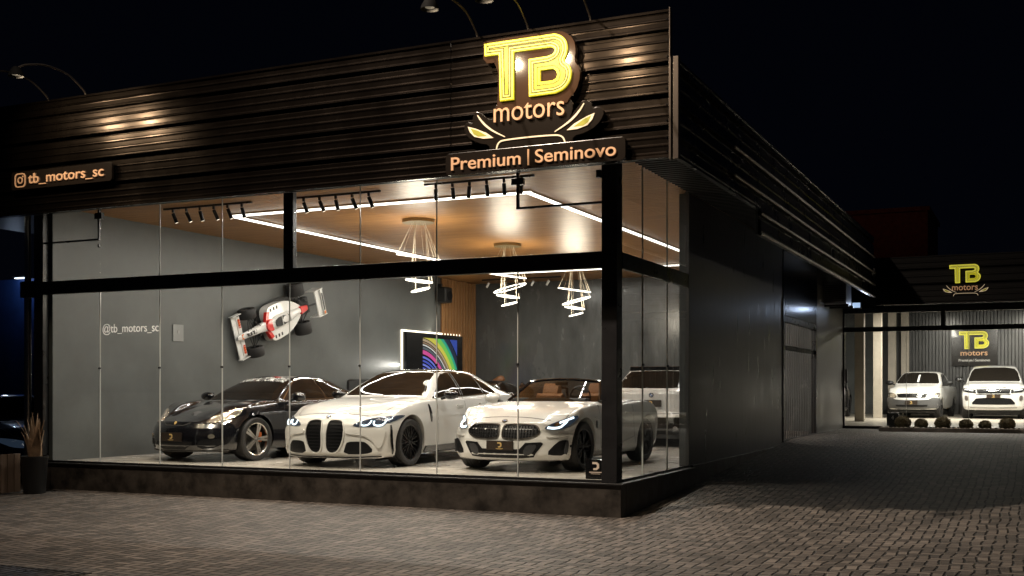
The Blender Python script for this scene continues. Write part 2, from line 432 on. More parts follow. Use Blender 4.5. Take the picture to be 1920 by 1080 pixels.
def fascia_profile(zt, zb, bands, rib=0.085):
    # (offset outwards, z) from top to bottom
    P = [(0.0, zt), (0.03, zt - 0.004), (0.03, zt - 0.03), (0.012, zt - 0.04)]
    z = zt - 0.04
    cuts = sorted([c for c in bands if zb < c < zt], reverse=True) + [None]
    for c in cuts:
        end = (c + 0.022) if c is not None else zb + 0.035
        n = max(1, int((z - end) / rib)); st = (z - end) / n
        for k in range(n):
            a = z - k * st
            P += [(0.012, a - st * .10), (0.013, a - st * .60), (0.021, a - st * .74), (0.022, a - st * .86), (0.013, a - st * .97)]
        if c is not None:
            P += [(0.030, end + 0.012), (0.040, end + 0.004), (0.040, end), (-0.035, end - 0.004), (-0.035, end - 0.040), (0.004, end - 0.046)]
            z = end - 0.048
    P += [(0.032, zb + 0.032), (0.036, zb), (-0.02, zb)]
    return P

bld = empty('showroom_building', 'dark corner showroom with tall glass front under a ribbed metal fascia', 'building')
# plinth and shell
b = MB()
b.span((-9.62, -0.07, -0.05), (0.06, 0.12, 0.385)); b.span((-0.12, 0.12, -0.05), (0.06, 3.06, 0.385)); b.span((-0.12, 3.06, -0.05), (0.05, 9.55, 0.43))
b.build('plinth', M_plinth, bld, bevel=0.006)
b = MB(); b.span((-9.64, -0.10, 0.385), (0.09, 0.1, 0.405)); b.span((-0.02, 0.1, 0.385), (0.09, 3.06, 0.405))
b.build('sill', M_dark, bld, bevel=0.003)
MB().span((-9.3, 0.12, 0.30), (-0.13, 14.6, 0.41)).build('showroom_floor', M_floor, bld)
MB().span((-9.5, 0.10, 0.0), (-9.3, 14.8, 4.36)).build('left_wall', M_wallgrey, bld)
MB().span((-9.3, 14.6, 0.0), (-0.15, 14.8, 4.36)).build('back_wall', M_wallback, bld)
MB().span((-9.3, 0.12, 4.36), (-0.02, 14.6, 4.42)).build('wood_ceiling', M_woodceil, bld)
MB().span((-12.5, 0.05, 4.43), (-0.0, 14.8, 4.60)).build('roof', M_dark, bld)
b = MB(); b.span((-0.16, 3.07, 0.40), (-0.02, 9.55, 4.35)); b.span((-0.16, 13.25, 0.0), (0.0, 17.0, 4.35)); b.span((-0.16, 9.55, 3.30), (-0.04, 13.25, 4.35))
b.build('side_wall_core', M_wallgrey, bld)
MB().span((-0.02, 3.10, 0.43), (0.0, 9.55, 4.33)).build('side_wall', M_sidewall, bld)
MB().span((0.0, 13.28, 0.3), (0.02, 17.0, 3.9)).build('rear_side_wall', mat('light_burnt_cement', (0.24, 0.235, 0.225), 0.4, var=0.25, vscale=1.6, stretch=(1, 1, 0.4), rvar=0.1), bld)
# frame
b = MB(); b.span((-0.20, -0.03, 0.405), (-0.005, 0.17, 4.36)); b.build('corner_post', M_blackmetal, bld, bevel=0.006)
b = MB(); b.span((-9.56, -0.03, 0.405), (-9.37, 0.09, 4.36)); b.build('end_post', M_blackmetal, bld, bevel=0.006)
b = MB(); b.span((-9.37, -0.035, 2.985), (-0.20, 0.06, 3.185)); b.build('transom', M_blackmetal, bld, bevel=0.008)
b = MB(); b.span((-0.05, 0.17, 2.985), (0.0, 3.0, 3.185)); b.build('transom', M_blackmetal, bld, bevel=0.008)
b = MB(); b.span((-4.85, -0.03, 3.185), (-4.69, 0.06, 4.36)); b.build('mullion', M_blackmetal, bld, bevel=0.006)
b = MB(); b.span((-0.055, 3.0, 0.405), (0.008, 3.1, 4.36)); b.build('jamb', mat('grey_jamb', (0.10, 0.10, 0.10), 0.4), bld, bevel=0.004)
b = MB(); b.span((-9.37, -0.01, 0.405), (-0.20, 0.03, 0.435)); b.build('bottom_rail', M_blackmetal, bld)
b = MB(); b.span((-0.04, 0.17, 0.405), (-0.0, 3.0, 0.435)); b.build('bottom_rail', M_blackmetal, bld)
MB().cyl((-9.72, 0.0, 0.0), (-9.72, 0.0, 2.95), 0.055, n=20).build('downpipe', mat('polished_pipe', (.75, .70, .62), .22, 1.0), bld, smooth='auto')
MB().cyl((-9.72, 0.0, 3.2), (-9.72, 0.0, 4.3), 0.05, n=20).build('downpipe', mat('polished_pipe', (.75, .70, .62), .22, 1.0), bld, smooth='auto')
MB().span((-9.82, -0.06, 2.95), (-9.56, 0.08, 3.2)).build('bracket', M_blackmetal, bld)
# glazing
joints = [-9.37, -8.23, -7.07, -5.93, -4.77, -3.63, -2.47, -1.32, -0.20]
def pane(a, c, axis, z0, z1):
    b = MB()
    if axis == 'x': b.span((a + 0.004, 0.005, z0), (c - 0.004, 0.013, z1))
    else: b.span((-0.021, a + 0.004, z0), (-0.013, c - 0.004, z1))
    return b.build('glass_pane', M_glass, bld)
def joint(p, axis, z0, z1, dot=True):
    b = MB()
    if axis == 'x': b.span((p - 0.0055, 0.000, z0), (p + 0.0055, 0.016, z1))
    else: b.span((-0.026, p - 0.0055, z0), (-0.008, p + 0.0055, z1))
    j = b.build('glass_joint', M_gedge, bld)
    if dot:
        c = (p, -0.004, 1.84) if axis == 'x' else (-0.004, p, 1.84)
        MB().box(c, (0.03, 0.03, 0.03)).build('clamp', M_blackmetal, j, bevel=0.004)
for i in range(8):
    pane(joints[i], joints[i + 1], 'x', 0.435, 2.985)
    if i != 3 and i != 4: pane(joints[i], joints[i + 1], 'x', 3.185, 4.35)
    if 0 < i: joint(joints[i], 'x', 0.435, 2.985)
    if i in (2, 3, 5, 6): joint(joints[i], 'x', 3.185, 4.35, False)
pane(-5.93, -4.85, 'x', 3.185, 4.35); pane(-4.69, -3.63, 'x', 3.185, 4.35)
sj = [0.17, 0.97, 2.02, 3.0]
for i in range(3):
    pane(sj[i], sj[i + 1], 'y', 0.435, 2.985); pane(sj[i], sj[i + 1], 'y', 3.185, 4.35)
    if i: joint(sj[i], 'y', 0.435, 2.985); joint(sj[i], 'y', 3.185, 4.35, False)
# black transom-light rails of the two glass doors
b = MB(); b.span((-9.37, -0.01, 3.765), (-8.24, 0.03, 3.79)); b.span((-8.265, -0.011, 3.79), (-8.235, 0.031, 4.35)); b.box((-8.25, 0.01, 4.13), (0.14, 0.06, 0.09)); b.box((-8.24, 0.0, 3.68), (0.03, 0.04, 0.05))
b.build('door_rail', M_blackmetal, bld)
b = MB(); b.span((-1.32, -0.01, 3.765), (-0.20, 0.03, 3.79)); b.span((-1.335, -0.011, 3.765), (-1.305, 0.031, 4.35)); b.box((-1.32, 0.01, 4.11), (0.16, 0.06, 0.08)); b.box((-0.24, 0.0, 4.12), (0.06, 0.06, 0.09))
b.build('door_rail', M_blackmetal, bld)
# fascia, front
bands = [5.39, 5.045, 4.70, 4.355]
P = fascia_profile(5.63, 4.03, bands)
def sheet(P, a, c, front=True, mtl=M_sheet, name='fascia'):
    b = MB(); r0 = []; r1 = []
    for o_, z in P:
        r0.append(b.b.verts.new((a, -1.0 - o_, z) if front else (1.0 + o_, a, z)))
        r1.append(b.b.verts.new((c, -1.0 - o_, z) if front else (1.0 + o_, c, z)))
    for i in range(len(P) - 1): b.b.faces.new((r0[i], r1[i], r1[i + 1], r0[i + 1]))
    return b.build(name, mtl, bld, fixn=False)
for i, (a, c) in enumerate(((-12.5, -8.92), (-8.915, -6.7), (-6.695, -1.72), (-1.715, 0.95))):
    o = sheet(P, a, c)
    o.location.y = 0.0 if i % 2 else -0.004
MB().span((-12.5, -0.96, 4.03), (0.95, -0.92, 5.62)).build('fascia_backing', M_dark, bld)
# side fascia
Ps = fascia_profile(5.10, 4.03, [4.96, 4.59, 4.23], 0.12)
sheet(Ps, -0.98, 3.1, False, M_sheet2)
Ps = fascia_profile(5.10, 3.69, [4.96, 4.59, 4.23, 3.95], 0.12)
sheet(Ps, 3.1, 15.06, False, M_sheet2)
MB().span((0.94, -0.90, 4.05), (0.97, 3.1, 5.09)).build('fascia_backing', M_dark, bld)
MB().span((0.94, 3.1, 3.71), (0.97, 15.06, 5.09)).build('fascia_backing', M_dark, bld)
for z in (4.59 + .03, 4.23 + .03, 3.95 + .03, 3.70):
    MB().cyl((1.045, 3.1 if z < 4.1 else 1.5, z), (1.045, 15.05, z), 0.019, n=10).build('edge_strip', M_strip, bld, smooth='auto')
b = MB(); b.span((0.95, -1.05, 4.0), (0.975, -1.0, 5.10)); b.span((1.0, -1.06, 4.0), (1.06, -0.98, 5.10)); b.span((0.95, -1.045, 5.1), (0.965, -1.0, 5.64))
b.build('corner_trim', mat('corner_trim_metal', (0.12, 0.10, 0.085), 0.35, 0.7), bld, bevel=0.004)
# screws on the fascia seam
for x in (-1.72, 0.92):
    for z in (5.52, 5.30, 5.12, 4.95, 4.78, 4.6, 4.43, 4.25, 4.1): MB().box((x, -1.022, z), (0.016, 0.012, 0.016)).build('screw', M_chrome, bld)
# soffit with ribs
b = MB(); b.span((-12.5, -0.92, 4.36), (0.94, -0.03, 4.42)); b.span((0.01, -0.03, 4.36), (0.94, 15.06, 4.42))
x = -12.4
while x < 0.9: b.span((x, -0.91, 4.33), (x + 0.05, -0.04, 4.36)); x += 0.13
y = 0.05
while y < 15.0: b.span((0.02, y, 4.33), (0.93, y + 0.05, 4.36)); y += 0.13
b.build('ribbed_soffit', mat('soffit_metal', (0.035, 0.032, 0.03), 0.4, 0.4), bld)
# gate in the side wall
g = MB(); g.span((-0.1, 9.55, 0.43), (0.02, 9.66, 3.3)); g.span((-0.1, 13.14, 0.45), (0.02, 13.25, 3.3)); g.span((-0.1, 9.66, 2.86), (0.02, 13.14, 2.96)); g.span((-0.1, 9.66, 0.43), (0.02, 13.14, 0.53))
gate = g.build('gate_frame', M_blackmetal, bld)
g = MB(); y = 9.74
while y < 13.1:
    g.box((-0.02, y, 1.7), (0.008, 0.03, 2.4)); y += 0.19
for z in (2.35,): g.box((-0.032, 11.4, z), (0.01, 3.48, 0.10))
g.build('gate_bars', mat('gate_metal', (0.012, 0.012, 0.013), 0.35, 0.3), gate)
g = MB(); y = 9.6
while y < 13.2:
    g.span((-0.03, y, 2.98), (0.015, y + 0.06, 4.3)); y += 0.10
g.build('louvre_panel', mat('blue_louvre', (0.06, 0.07, 0.10), 0.2, 0.7), bld)
# wooden slat panel in the rear left corner
b = MB(); y = 12.65
while y < 14.52: b.span((-9.279, y, 0.41), (-9.225, y + 0.06, 4.35)); y += 0.16
x = -9.22
sl_ = b.build('slat_panel', M_wood, bld)
MB().span((-9.299, 12.62, 0.41), (-9.28, 14.59, 4.35)).build('backing_board', mat('dark_walnut', (.10, .045, .018), .5), sl_)

# led profile under the ceiling
led = empty('led_ceiling_light', 'long rectangle of bright white LED profile under the wooden ceiling', 'ceiling light', (-4.65, 6.95, 4.35))
for a, c in (((-7.30, 1.88), (-2.00, 1.92)), ((-2.06, 1.95), (-2.02, 12.0)), ((-7.32, 1.95), (-7.28, 12.0)), ((-7.30, 11.98), (-2.0, 12.02))):
    o = MB().span((a[0] + 4.65, a[1] - 6.95, -0.04), (c[0] + 4.65, c[1] - 6.95, -0.015)).build('led_strip', M_led, led)
    MB().span((a[0] + 4.63, a[1] - 6.97, -0.014), (c[0] + 4.67, c[1] - 6.93, 0.009)).build('profile', M_chrome, o)

# ---------------- far showroom
far = empty('rear_showroom', 'rear showroom wing with glass front, black fascia and dark corrugated back wall', 'building', (0, 0, 0))
MB().span((-6.0, 17.0, 0.2), (16, 31.4, 0.58)).build('showroom_floor', mat('rear_floor', (0.42, 0.38, 0.32), 0.35, var=0.15, vscale=1), far)
b = MB(); x = -0.45; pr = []
while x < 16:
    pr += [(x, 0.0), (x + 0.09, 0.0), (x + 0.115, 0.045), (x + 0.205, 0.045)]; x += 0.23
r0 = [b.b.verts.new((px, 31.0 - py, 0.58)) for px, py in pr]; r1 = [b.b.verts.new((px, 31.0 - py, 4.3)) for px, py in pr]
for i in range(len(pr) - 1): b.b.faces.new((r0[i], r0[i + 1], r1[i + 1], r1[i]))
b.build('corrugated_wall', mat('corrugated_dark_steel', (0.085, 0.085, 0.085), 0.36, 0.55, var=0.3, vscale=1.5, stretch=(2, 1, 0.5), rvar=0.1), far)
MB().span((-6, 31.06, 0.2), (16, 31.2, 4.5)).build('back_wall', M_wallgrey, far)
MB().span((-6.1, 17.0, 0.2), (-6.0, 31.2, 4.5)).build('left_wall', M_wallgrey, far)
MB().span((-6.0, 15.3, 4.3), (16, 31.2, 4.4)).build('ceiling', mat('rear_ceiling', (0.12, 0.115, 0.11), 0.5), far)
MB().span((-6.0, 17.06, 3.49), (16, 17.14, 4.3)).build('lintel', M_dark, far)
for x, y in ((-0.15, 21.2), (-0.2, 25.6), (-0.2, 29.6), (0.16, 30.4)):
    MB().span((x - 0.13, y - 0.13, 0.58), (x + 0.13, y + 0.13, 4.3)).build('column', mat('beige_column', (0.48, 0.43, 0.36), 0.5, var=0.1), far, bevel=0.01)
P = fascia_profile(4.62, 3.50, [4.30, 3.95], 0.12)
b = MB(); r0 = [b.b.verts.new((1.07, 15.1 - o_, z)) for o_, z in P]; r1 = [b.b.verts.new((16, 15.1 - o_, z)) for o_, z in P]
for i in range(len(P) - 1): b.b.faces.new((r0[i], r1[i], r1[i + 1], r0[i + 1]))
b.build('fascia', mat('matt_black_sheet', (0.005, 0.0045, 0.004), 0.55, 0.0, spec=0.25), far, fixn=False)
MB().span((1.05, 15.14, 3.52), (16, 15.18, 4.6)).build('fascia_backing', M_dark, far)
b = MB(); b.span((1.05, 15.18, 3.60), (16, 17.06, 3.66)); b.build('soffit', M_dark, far)
b = MB(); b.span((0.02, 16.97, 2.97), (16, 17.05, 3.09)); b.build('transom', M_blackmetal, far)
b = MB(); b.span((2.36, 16.98, 3.09), (2.46, 17.05, 3.6)); b.build('mullion', M_blackmetal, far)
b = MB(); b.span((0.02, 16.97, 3.44), (16, 17.05, 3.56)); b.build('head', M_blackmetal, far)
b = MB(); b.span((0.02, 16.9, 0.40), (16, 17.03, 0.585)); b.build('base_rail', M_blackmetal, far)
b = MB(); b.span((0.02, 16.97, 0.58), (0.06, 17.05, 3.5)); b.build('jamb', M_blackmetal, far)
for a, c in ((0.06, 1.55), (1.55, 3.0), (3.0, 4.45), (4.45, 5.9)):
    MB().span((a + 0.006, 17.0, 0.59), (c - 0.006, 17.008, 2.97)).build('glass_pane', M_glass, far)
    MB().span((c - 0.005, 16.995, 0.59), (c + 0.005, 17.012, 2.97)).build('glass_joint', M_gedge, far)
for a, c in ((0.06, 2.36), (2.46, 5.9)):
    MB().span((a, 17.0, 3.09), (c, 17.008, 3.44)).build('glass_pane', M_glass, far)
MB().box((0.10, 16.96, 1.75), (0.05, 0.06, 0.55)).build('door_handle', M_blackmetal, far)
# distant building over the roofs
o = empty('brick_building', 'unlit reddish brick building rising behind the rear showroom roof', 'building', (0.0, 45.0, 0.5))
mbk = mat('dim_red_brick', (0.40, 0.075, 0.035), 0.8, var=0.3)
MB().span((-4.8, 0, 0), (-.3, 6, 9.6)).build('wall', mbk, o)
MB().span((-4.9, -0.15, 9.6), (-.2, 6.15, 9.8)).build('parapet', mbk, o)
for x in (-3.9, -2.5, -1.1): MB().span((x - 0.5, -0.04, 6.0), (x + 0.5, -0.005, 7.4)).build('window', M_tint, o)
# boundary wall and its small lamp, left
o = tag(MB().span((-30, 6.0, -0.1), (-10.2, 6.2, 4.05)).build('boundary_wall', mat('navy_wall', (0.012, 0.035, 0.13), 0.5, var=0.25, vscale=2)), 'dark navy boundary wall at the left edge beyond the showroom', 'wall')
w = empty('wall_lamp', 'tiny lit lamp high on the navy boundary wall', 'wall lamp', (-16.55, 5.98, 4.09))
MB().box((0, -0.05, 0), (0.5, 0.1, 0.03)).build('housing', M_dark, w)
MB().box((0, -0.06, -0.03), (0.34, 0.08, 0.02)).build('diffuser', emis('lamp_cool', (0.75, 0.87, 1.0), 3.0), w)
lamp('wall_lamp_light', 'POINT', (-16.3, 5.5, 3.95), 10, (0.6, 0.75, 1.0), size=0.05)
w = empty('added_soffit_strip', 'added long warm strip light under the black fascia of the rear showroom', 'ceiling light', (3.4, 16.0, 3.60))  # added fixture, goes with the added soffit spots
MB().box((0, 0, -.008), (4.0, .05, .014)).build('diffuser', emis('soffit_strip', (1, .88, .72), 0.3), w)
MB().box((0, 0, -.001), (4.06, .09, .01)).build('housing', M_dark, w)
w = empty('canopy_light', 'flat pale ceiling panel light under the fascia beyond the end post', 'ceiling light', (-10.9, -0.4, 4.32))
MB().box((0, 0, 0), (0.9, 0.35, 0.03)).build('diffuser', mat('pale_panel', (0.7, 0.7, 0.66), 0.5, emit=(0.9, 0.87, 0.8), es=0.25), w)
MB().box((0, 0, 0.02), (0.96, 0.41, 0.03)).build('frame', M_dark, w)

# ---------------- signs
def stroke(b, pts, w, o, u, v, n, d, taper=True):
    m = len(pts); L_ = []; R_ = []
    for i, p in enumerate(pts):
        a = pts[max(i - 1, 0)]; c = pts[min(i + 1, m - 1)]
        dx, dy = c[0] - a[0], c[1] - a[1]; l = math.hypot(dx, dy) or 1
        ww = w * (0.25 + 0.75 * math.sin(math.pi * min(max(i / (m - 1), 0.08), 0.92))) if taper else w
        L_.append((p[0] - dy / l * ww, p[1] + dx / l * ww)); R_.append((p[0] + dy / l * ww, p[1] - dx / l * ww))
    b.prism(L_ + R_[::-1], o, u, v, n, d)
def inset(P, d):
    n = len(P); s = 1 if area2(P) > 0 else -1; out = []
    for i in range(n):
        a = P[i - 1]; p = P[i]; c = P[(i + 1) % n]
        e1 = Vector((p[0] - a[0], p[1] - a[1])).normalized(); e2 = Vector((c[0] - p[0], c[1] - p[1])).normalized()
        n1 = Vector((-e1.y, e1.x)) * s; n2 = Vector((-e2.y, e2.x)) * s
        k = n1 + n2; k = k / max(k.dot(n1), 0.35) if k.length > 1e-4 else n1
        if k.length > 2.2: k = k.normalized() * 2.2
        out.append((p[0] + k.x * d, p[1] + k.y * d))
    return out
TB = [(-1.209, 5.489), (-0.33, 5.493), (-0.249, 5.461), (-0.196, 5.401), (-0.178, 5.316), (-0.196, 5.236), (-0.231, 5.182), (-0.169, 5.133), (-0.137, 5.08), (-0.134, 5.014), (-0.155, 4.934), (-0.223, 4.862), (-0.33, 4.829), (-0.648, 4.825), (-0.653, 5.248), (-0.42, 5.252), (-0.357, 5.269), (-0.330, 5.300), (-0.339, 5.332), (-0.384, 5.35), (-0.838, 5.350), (-0.838, 4.812), (-1.01, 4.812), (-1.025, 5.345), (-1.205, 5.347)]
def roundcorners(P, lim=0.15):
    out = []; n = len(P)
    for i, p in enumerate(P):
        a = P[i - 1]; c = P[(i + 1) % n]
        if math.hypot(p[0] - a[0], p[1] - a[1]) < lim and math.hypot(c[0] - p[0], c[1] - p[1]) < lim:
            out += [(p[0] * .75 + a[0] * .25, p[1] * .75 + a[1] * .25), (p[0] * .75 + c[0] * .25, p[1] * .75 + c[1] * .25)]
        else: out.append(p)
    return out
TB = roundcorners(roundcorners(TB), 0.08)
TBH = [(-0.511, 5.106), (-0.357, 5.106), (-0.316, 5.076), (-0.303, 5.033), (-0.316, 4.993), (-0.357, 4.974), (-0.511, 4.974)]
SX, SZ = -0.66, 4.9
def rel(P): return [(p[0] - SX, p[1] - SZ) for p in P]
def roundsome(P, idx):
    return P
def lines_of(b, loop, dist, w, o, u, v, n, d):
    q = inset(loop, dist); q2 = inset(loop, dist + w)
    b.prism(q, o, u, v, n, d, holes=[q2])
def tb_letters(parent, k, mY, mY2, o=(0, 0, 0), lines=True):
    # logo in a vertical XZ plane facing -Y, origin at logo centre, scale k
    O = Vector(o); ux = Vector((k, 0, 0)); uz = Vector((0, 0, k)); nn = Vector((0, -1, 0))
    b = MB(); b.prism(rel(TB), O, ux, uz, nn, 0.028, holes=[rel(TBH)])
    L1 = b.build('tb_letters', mY, parent)
    if lines:
        b = MB()
        out = rel(TB); hol = rel(TBH)
        for dd in (0.030, 0.058):
            lines_of(b, out, dd, 0.011, O + nn * 0.026, ux, uz, nn, 0.006)
        q = inset(hol, -0.032); q2 = inset(hol, -0.040)
        b.prism(q2, O + nn * 0.026, ux, uz, nn, 0.006, holes=[q])
        b.build('inline_grooves', mat('olive_groove', (0.10, 0.09, 0.01), 0.6), L1)
        b = MB()
        for dd in (0.011, 0.043): lines_of(b, out, dd, 0.010, O + nn * 0.025, ux, uz, nn, 0.010)
        b.build('neon_tube', mY2, L1)
    return L1
HL = rel([(-1.439, 4.569), (-1.333, 4.535), (-1.199, 4.475), (-1.108, 4.409), (-1.237, 4.412), (-1.352, 4.444), (-1.41, 4.501)])
HLi = rel([(-1.400, 4.545), (-1.304, 4.508), (-1.19, 4.440), (-1.304, 4.442), (-1.362, 4.475)])
def mirrored(P): return [(-p[0] + 2 * (-0.655 - SX), p[1]) for p in P][::-1]
CR = rel([(-1.314, 4.689), (-1.270, 4.625), (-1.21, 4.56), (-1.12, 4.49), (-0.963, 4.407)])
HOOD = rel([(-1.07, 4.276), (-1.060, 4.320), (-1.035, 4.355), (-0.991, 4.371), (-0.657, 4.378), (-0.33, 4.371), (-0.27, 4.353), (-0.24, 4.325), (-0.223, 4.280)])
def logo_car(parent, k, o, green=True):
    O = Vector(o); ux = Vector((k, 0, 0)); uz = Vector((0, 0, k)); nn = Vector((0, -1, 0))
    b = MB()
    for P in (HL, mirrored(HL)): b.prism(P, O, ux, uz, nn, 0.010)
    for P in (smoothpoly(CR, 2, False), smoothpoly([(-p[0] + 0.01, p[1]) for p in CR], 2, False)): stroke(b, P, 0.011, O, ux, uz, nn, 0.010)
    stroke(b, smoothpoly(HOOD, 2, False), 0.008, O, ux, uz, nn, 0.010, False)
    e = b.build('car_outline', M_cream, parent)
    if green:
        for P in (HLi, mirrored(HLi)):
            b = MB(); b.prism(P, O + nn * 0.010, ux, uz, nn, 0.003)
            b.build('headlamp_fill', mat('olive_gold', (0.30, 0.28, 0.03), 0.5, emit=(0.4, 0.38, 0.03), es=0.3), e)
sign = empty('main_sign', 'large black logo sign with glowing yellow TB letters on the fascia near the corner', 'sign', (SX, -1.06, SZ))
R1 = [(-1.237, 5.501), (-1.228, 5.530), (-0.33, 5.535), (-0.223, 5.507), (-0.116, 5.415), (-0.089, 5.288), (-0.107, 5.175), (-0.054, 5.086), (-0.036, 5.002), (-0.08, 4.843), (-0.169, 4.762), (-0.20, 4.70), (-1.10, 4.70), (-1.048, 4.80), (-1.048, 5.266), (-1.237, 5.270)]
R2 = [(-1.114, 4.745), (-1.06, 4.80), (-0.19, 4.80), (-0.135, 4.72), (-0.134, 4.615), (-0.2, 4.50), (-0.04, 4.706), (0.025, 4.730), (0.087, 4.687), (0.104, 4.625), (0.165, 4.640), (0.226, 4.605), (0.234, 4.531), (0.148, 4.425), (0.025, 4.364), (-0.134, 4.338), (-0.13, 4.25), (-1.16, 4.25), (-1.17, 4.338), (-1.295, 4.361), (-1.449, 4.444), (-1.497, 4.552), (-1.478, 4.61), (-1.42, 4.622), (-1.375, 4.60), (-1.385, 4.677), (-1.343, 4.733), (-1.285, 4.723), (-1.123, 4.594)]
def sgn(P, y, d):
    b = MB(); b.prism(smoothpoly(rel(P), 1), (0, y, 0), (1, 0, 0), (0, 0, 1), (0, -1, 0), d)
    return b
sgn(R1, 0, 0.07).build('letter_backing', mat('brown_acrylic', (0.055, 0.030, 0.018), 0.12, coat=0.8), sign, bevel=0.004)
sgn(R2, 0.0, 0.055).build('emblem_backing', M_signblk, sign, bevel=0.004)
def rrect(x0, z0, x1, z1, r=0.04):
    P = []
    for cx, cz, a0 in ((x1 - r, z1 - r, 0), (x0 + r, z1 - r, 90), (x0 + r, z0 + r, 180), (x1 - r, z0 + r, 270)):
        for k in range(5): a = rad(a0 + k * 22.5); P.append((cx + r * math.cos(a), cz + r * math.sin(a)))
    return P
b = MB(); b.prism(rel(rrect(-1.725, 4.02, 0.49, 4.275, 0.05)), (0, 0, 0), (1, 0, 0), (0, 0, 1), (0, -1, 0), 0.075); b.build('lower_backing', M_signblk, sign, bevel=0.004)
tb_letters(sign, 1.0, M_yellow, M_yellow2, (0, -0.07, 0))
FR = (rad(90), 0, 0)
text_obj('motors_lettering', 'motors', M_copper, 0.87, 0.185, (-1.095 - SX, -0.080, 4.578 - SZ), FR, sign, 0.007, -0.002)
logo_car(sign, 1.0, (0, -0.056, 0))
for wd_, xa, wd2, hh_ in (('Premium', -1.643, .889, .150), ('|', -.668, .016, .18), ('Seminovo', -.575, .962, .150)):
    text_obj('premium_lettering', wd_, M_copper, wd2, hh_, (xa - SX, -0.087, (4.072 if wd_ != '|' else 4.055) - SZ), FR, sign, 0.008, 0.006)
# handle sign
hs = empty('handle_sign', 'long black plaque with camera icon and copper handle text at left fascia', 'sign', (-7.85, -1.06, 4.5))
b = MB(); b.prism([(p[0] + 7.85, p[1] - 4.5) for p in rrect(-8.82, 4.375, -6.91, 4.635, 0.05)], (0, 0, 0), (1, 0, 0), (0, 0, 1), (0, -1, 0), 0.04); b.build('backing', M_signblk, hs, bevel=0.004)
b = MB()
q = [(p[0] + 7.85, p[1] - 4.5) for p in rrect(-8.74, 4.41, -8.53, 4.61, 0.055)]; q2 = [(p[0] + 7.85, p[1] - 4.5) for p in rrect(-8.725, 4.425, -8.545, 4.595, 0.045)]
b.prism(q, (0, -0.04, 0), (1, 0, 0), (0, 0, 1), (0, -1, 0), 0.012, holes=[q2])
cc = [(-8.635 + 7.85 + 0.05 * math.cos(a), 0.01 + 0.048 * math.sin(a)) for a in [2 * math.pi * k / 20 for k in range(20)]]
ci = [(-8.635 + 7.85 + 0.035 * math.cos(a), 0.01 + 0.034 * math.sin(a)) for a in [2 * math.pi * k / 20 for k in range(20)]]
b.prism(cc, (0, -0.04, 0), (1, 0, 0), (0, 0, 1), (0, -1, 0), 0.012, holes=[ci]); b.box((-8.583 + 7.85, -0.046, 0.062), (0.02, 0.012, 0.02))
b.build('camera_icon', M_copper, hs)
text_obj('handle_lettering', 'tb_motors_sc', M_copper, 1.42, 0.165, (-8.467 + 7.85, -0.052, 4.425 - 4.5), FR, hs, 0.008, 0.004)
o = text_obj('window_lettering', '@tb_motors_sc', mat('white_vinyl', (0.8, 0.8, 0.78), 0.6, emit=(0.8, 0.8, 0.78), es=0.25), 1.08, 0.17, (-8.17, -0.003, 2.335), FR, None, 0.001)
tag(o, 'white vinyl handle text stuck on the second glass pane from the left', 'lettering')
# far signs
fs = empty('fascia_sign', 'small yellow and copper logo on the black fascia of the rear wing', 'sign', (3.03, 15.04, 4.05))
tb_letters(fs, 0.62, M_yellow, M_yellow2, (0, 0.0, -0.045))
text_obj('motors_lettering', 'motors', M_copper, 0.55, 0.115, (2.745 - 3.03, 0.0, 3.785 - 4.05), FR, fs, 0.012, 0.006)
logo_car(fs, 0.62, (0.0, 0.0, -0.01), True)
ws = empty('wall_sign', 'square black board with yellow TB logo on the corrugated wall between the two far cars', 'sign', (2.46, 30.9, 3.0))
MB().span((-0.76, -0.04, -0.66), (0.76, 0.0, 0.68)).build('board', M_signblk, ws)
tb_letters(ws, 0.93, M_yellow, M_yellow2, (0.0, -0.04, 0.03), True)
text_obj('motors_lettering', 'motors', M_copper, 0.90, 0.165, (-0.46, -0.055, -0.29), FR, ws, 0.012, 0.012)
for wd_, xa, wd2 in (('Premium', -.52, .46), ('|', -.02, .012), ('Seminovo', .03, .49)):
    text_obj('premium_lettering', wd_, M_white, wd2, 0.09, (xa, -0.055, -0.50), FR, ws, 0.008, 0.012)

# ================================================================ CARS
def pchip(xs, pts):
    P = sorted(pts); X = np.array([p[0] for p in P], float); Y = np.array([p[1] for p in P], float)
    h = np.diff(X); d = np.diff(Y) / h; m = np.zeros(len(X))
    for i in range(1, len(X) - 1):
        if d[i - 1] * d[i] > 0:
            w1 = 2 * h[i] + h[i - 1]; w2 = h[i] + 2 * h[i - 1]; m[i] = (w1 + w2) / (w1 / d[i - 1] + w2 / d[i])
    m[0] = d[0]; m[-1] = d[-1]
    xs = np.clip(xs, X[0], X[-1]); k = np.clip(np.searchsorted(X, xs) - 1, 0, len(X) - 2)
    t = (xs - X[k]) / h[k]
    return ((1 + 2 * t) * (1 - t) ** 2) * Y[k] + t * (1 - t) ** 2 * h[k] * m[k] + t * t * (3 - 2 * t) * Y[k + 1] + t * t * (t - 1) * h[k] * m[k + 1]
def catmull(P, n):
    P = [np.array(p, float) for p in P]; out = []
    for i in range(len(P) - 1):
        p0 = P[max(i - 1, 0)]; p1 = P[i]; p2 = P[i + 1]; p3 = P[min(i + 2, len(P) - 1)]
        for k in range(n):
            t = k / n
            out.append(_cr(p0, p1, p2, p3, t, 0.42))
    out.append(P[-1]); return out
def _cr(p0, p1, p2, p3, t, s):
    m1 = (p2 - p0) * s; m2 = (p3 - p1) * s
    return (2 * t ** 3 - 3 * t ** 2 + 1) * p1 + (t ** 3 - 2 * t ** 2 + t) * m1 + (-2 * t ** 3 + 3 * t ** 2) * p2 + (t ** 3 - t ** 2) * m2
class Car: pass
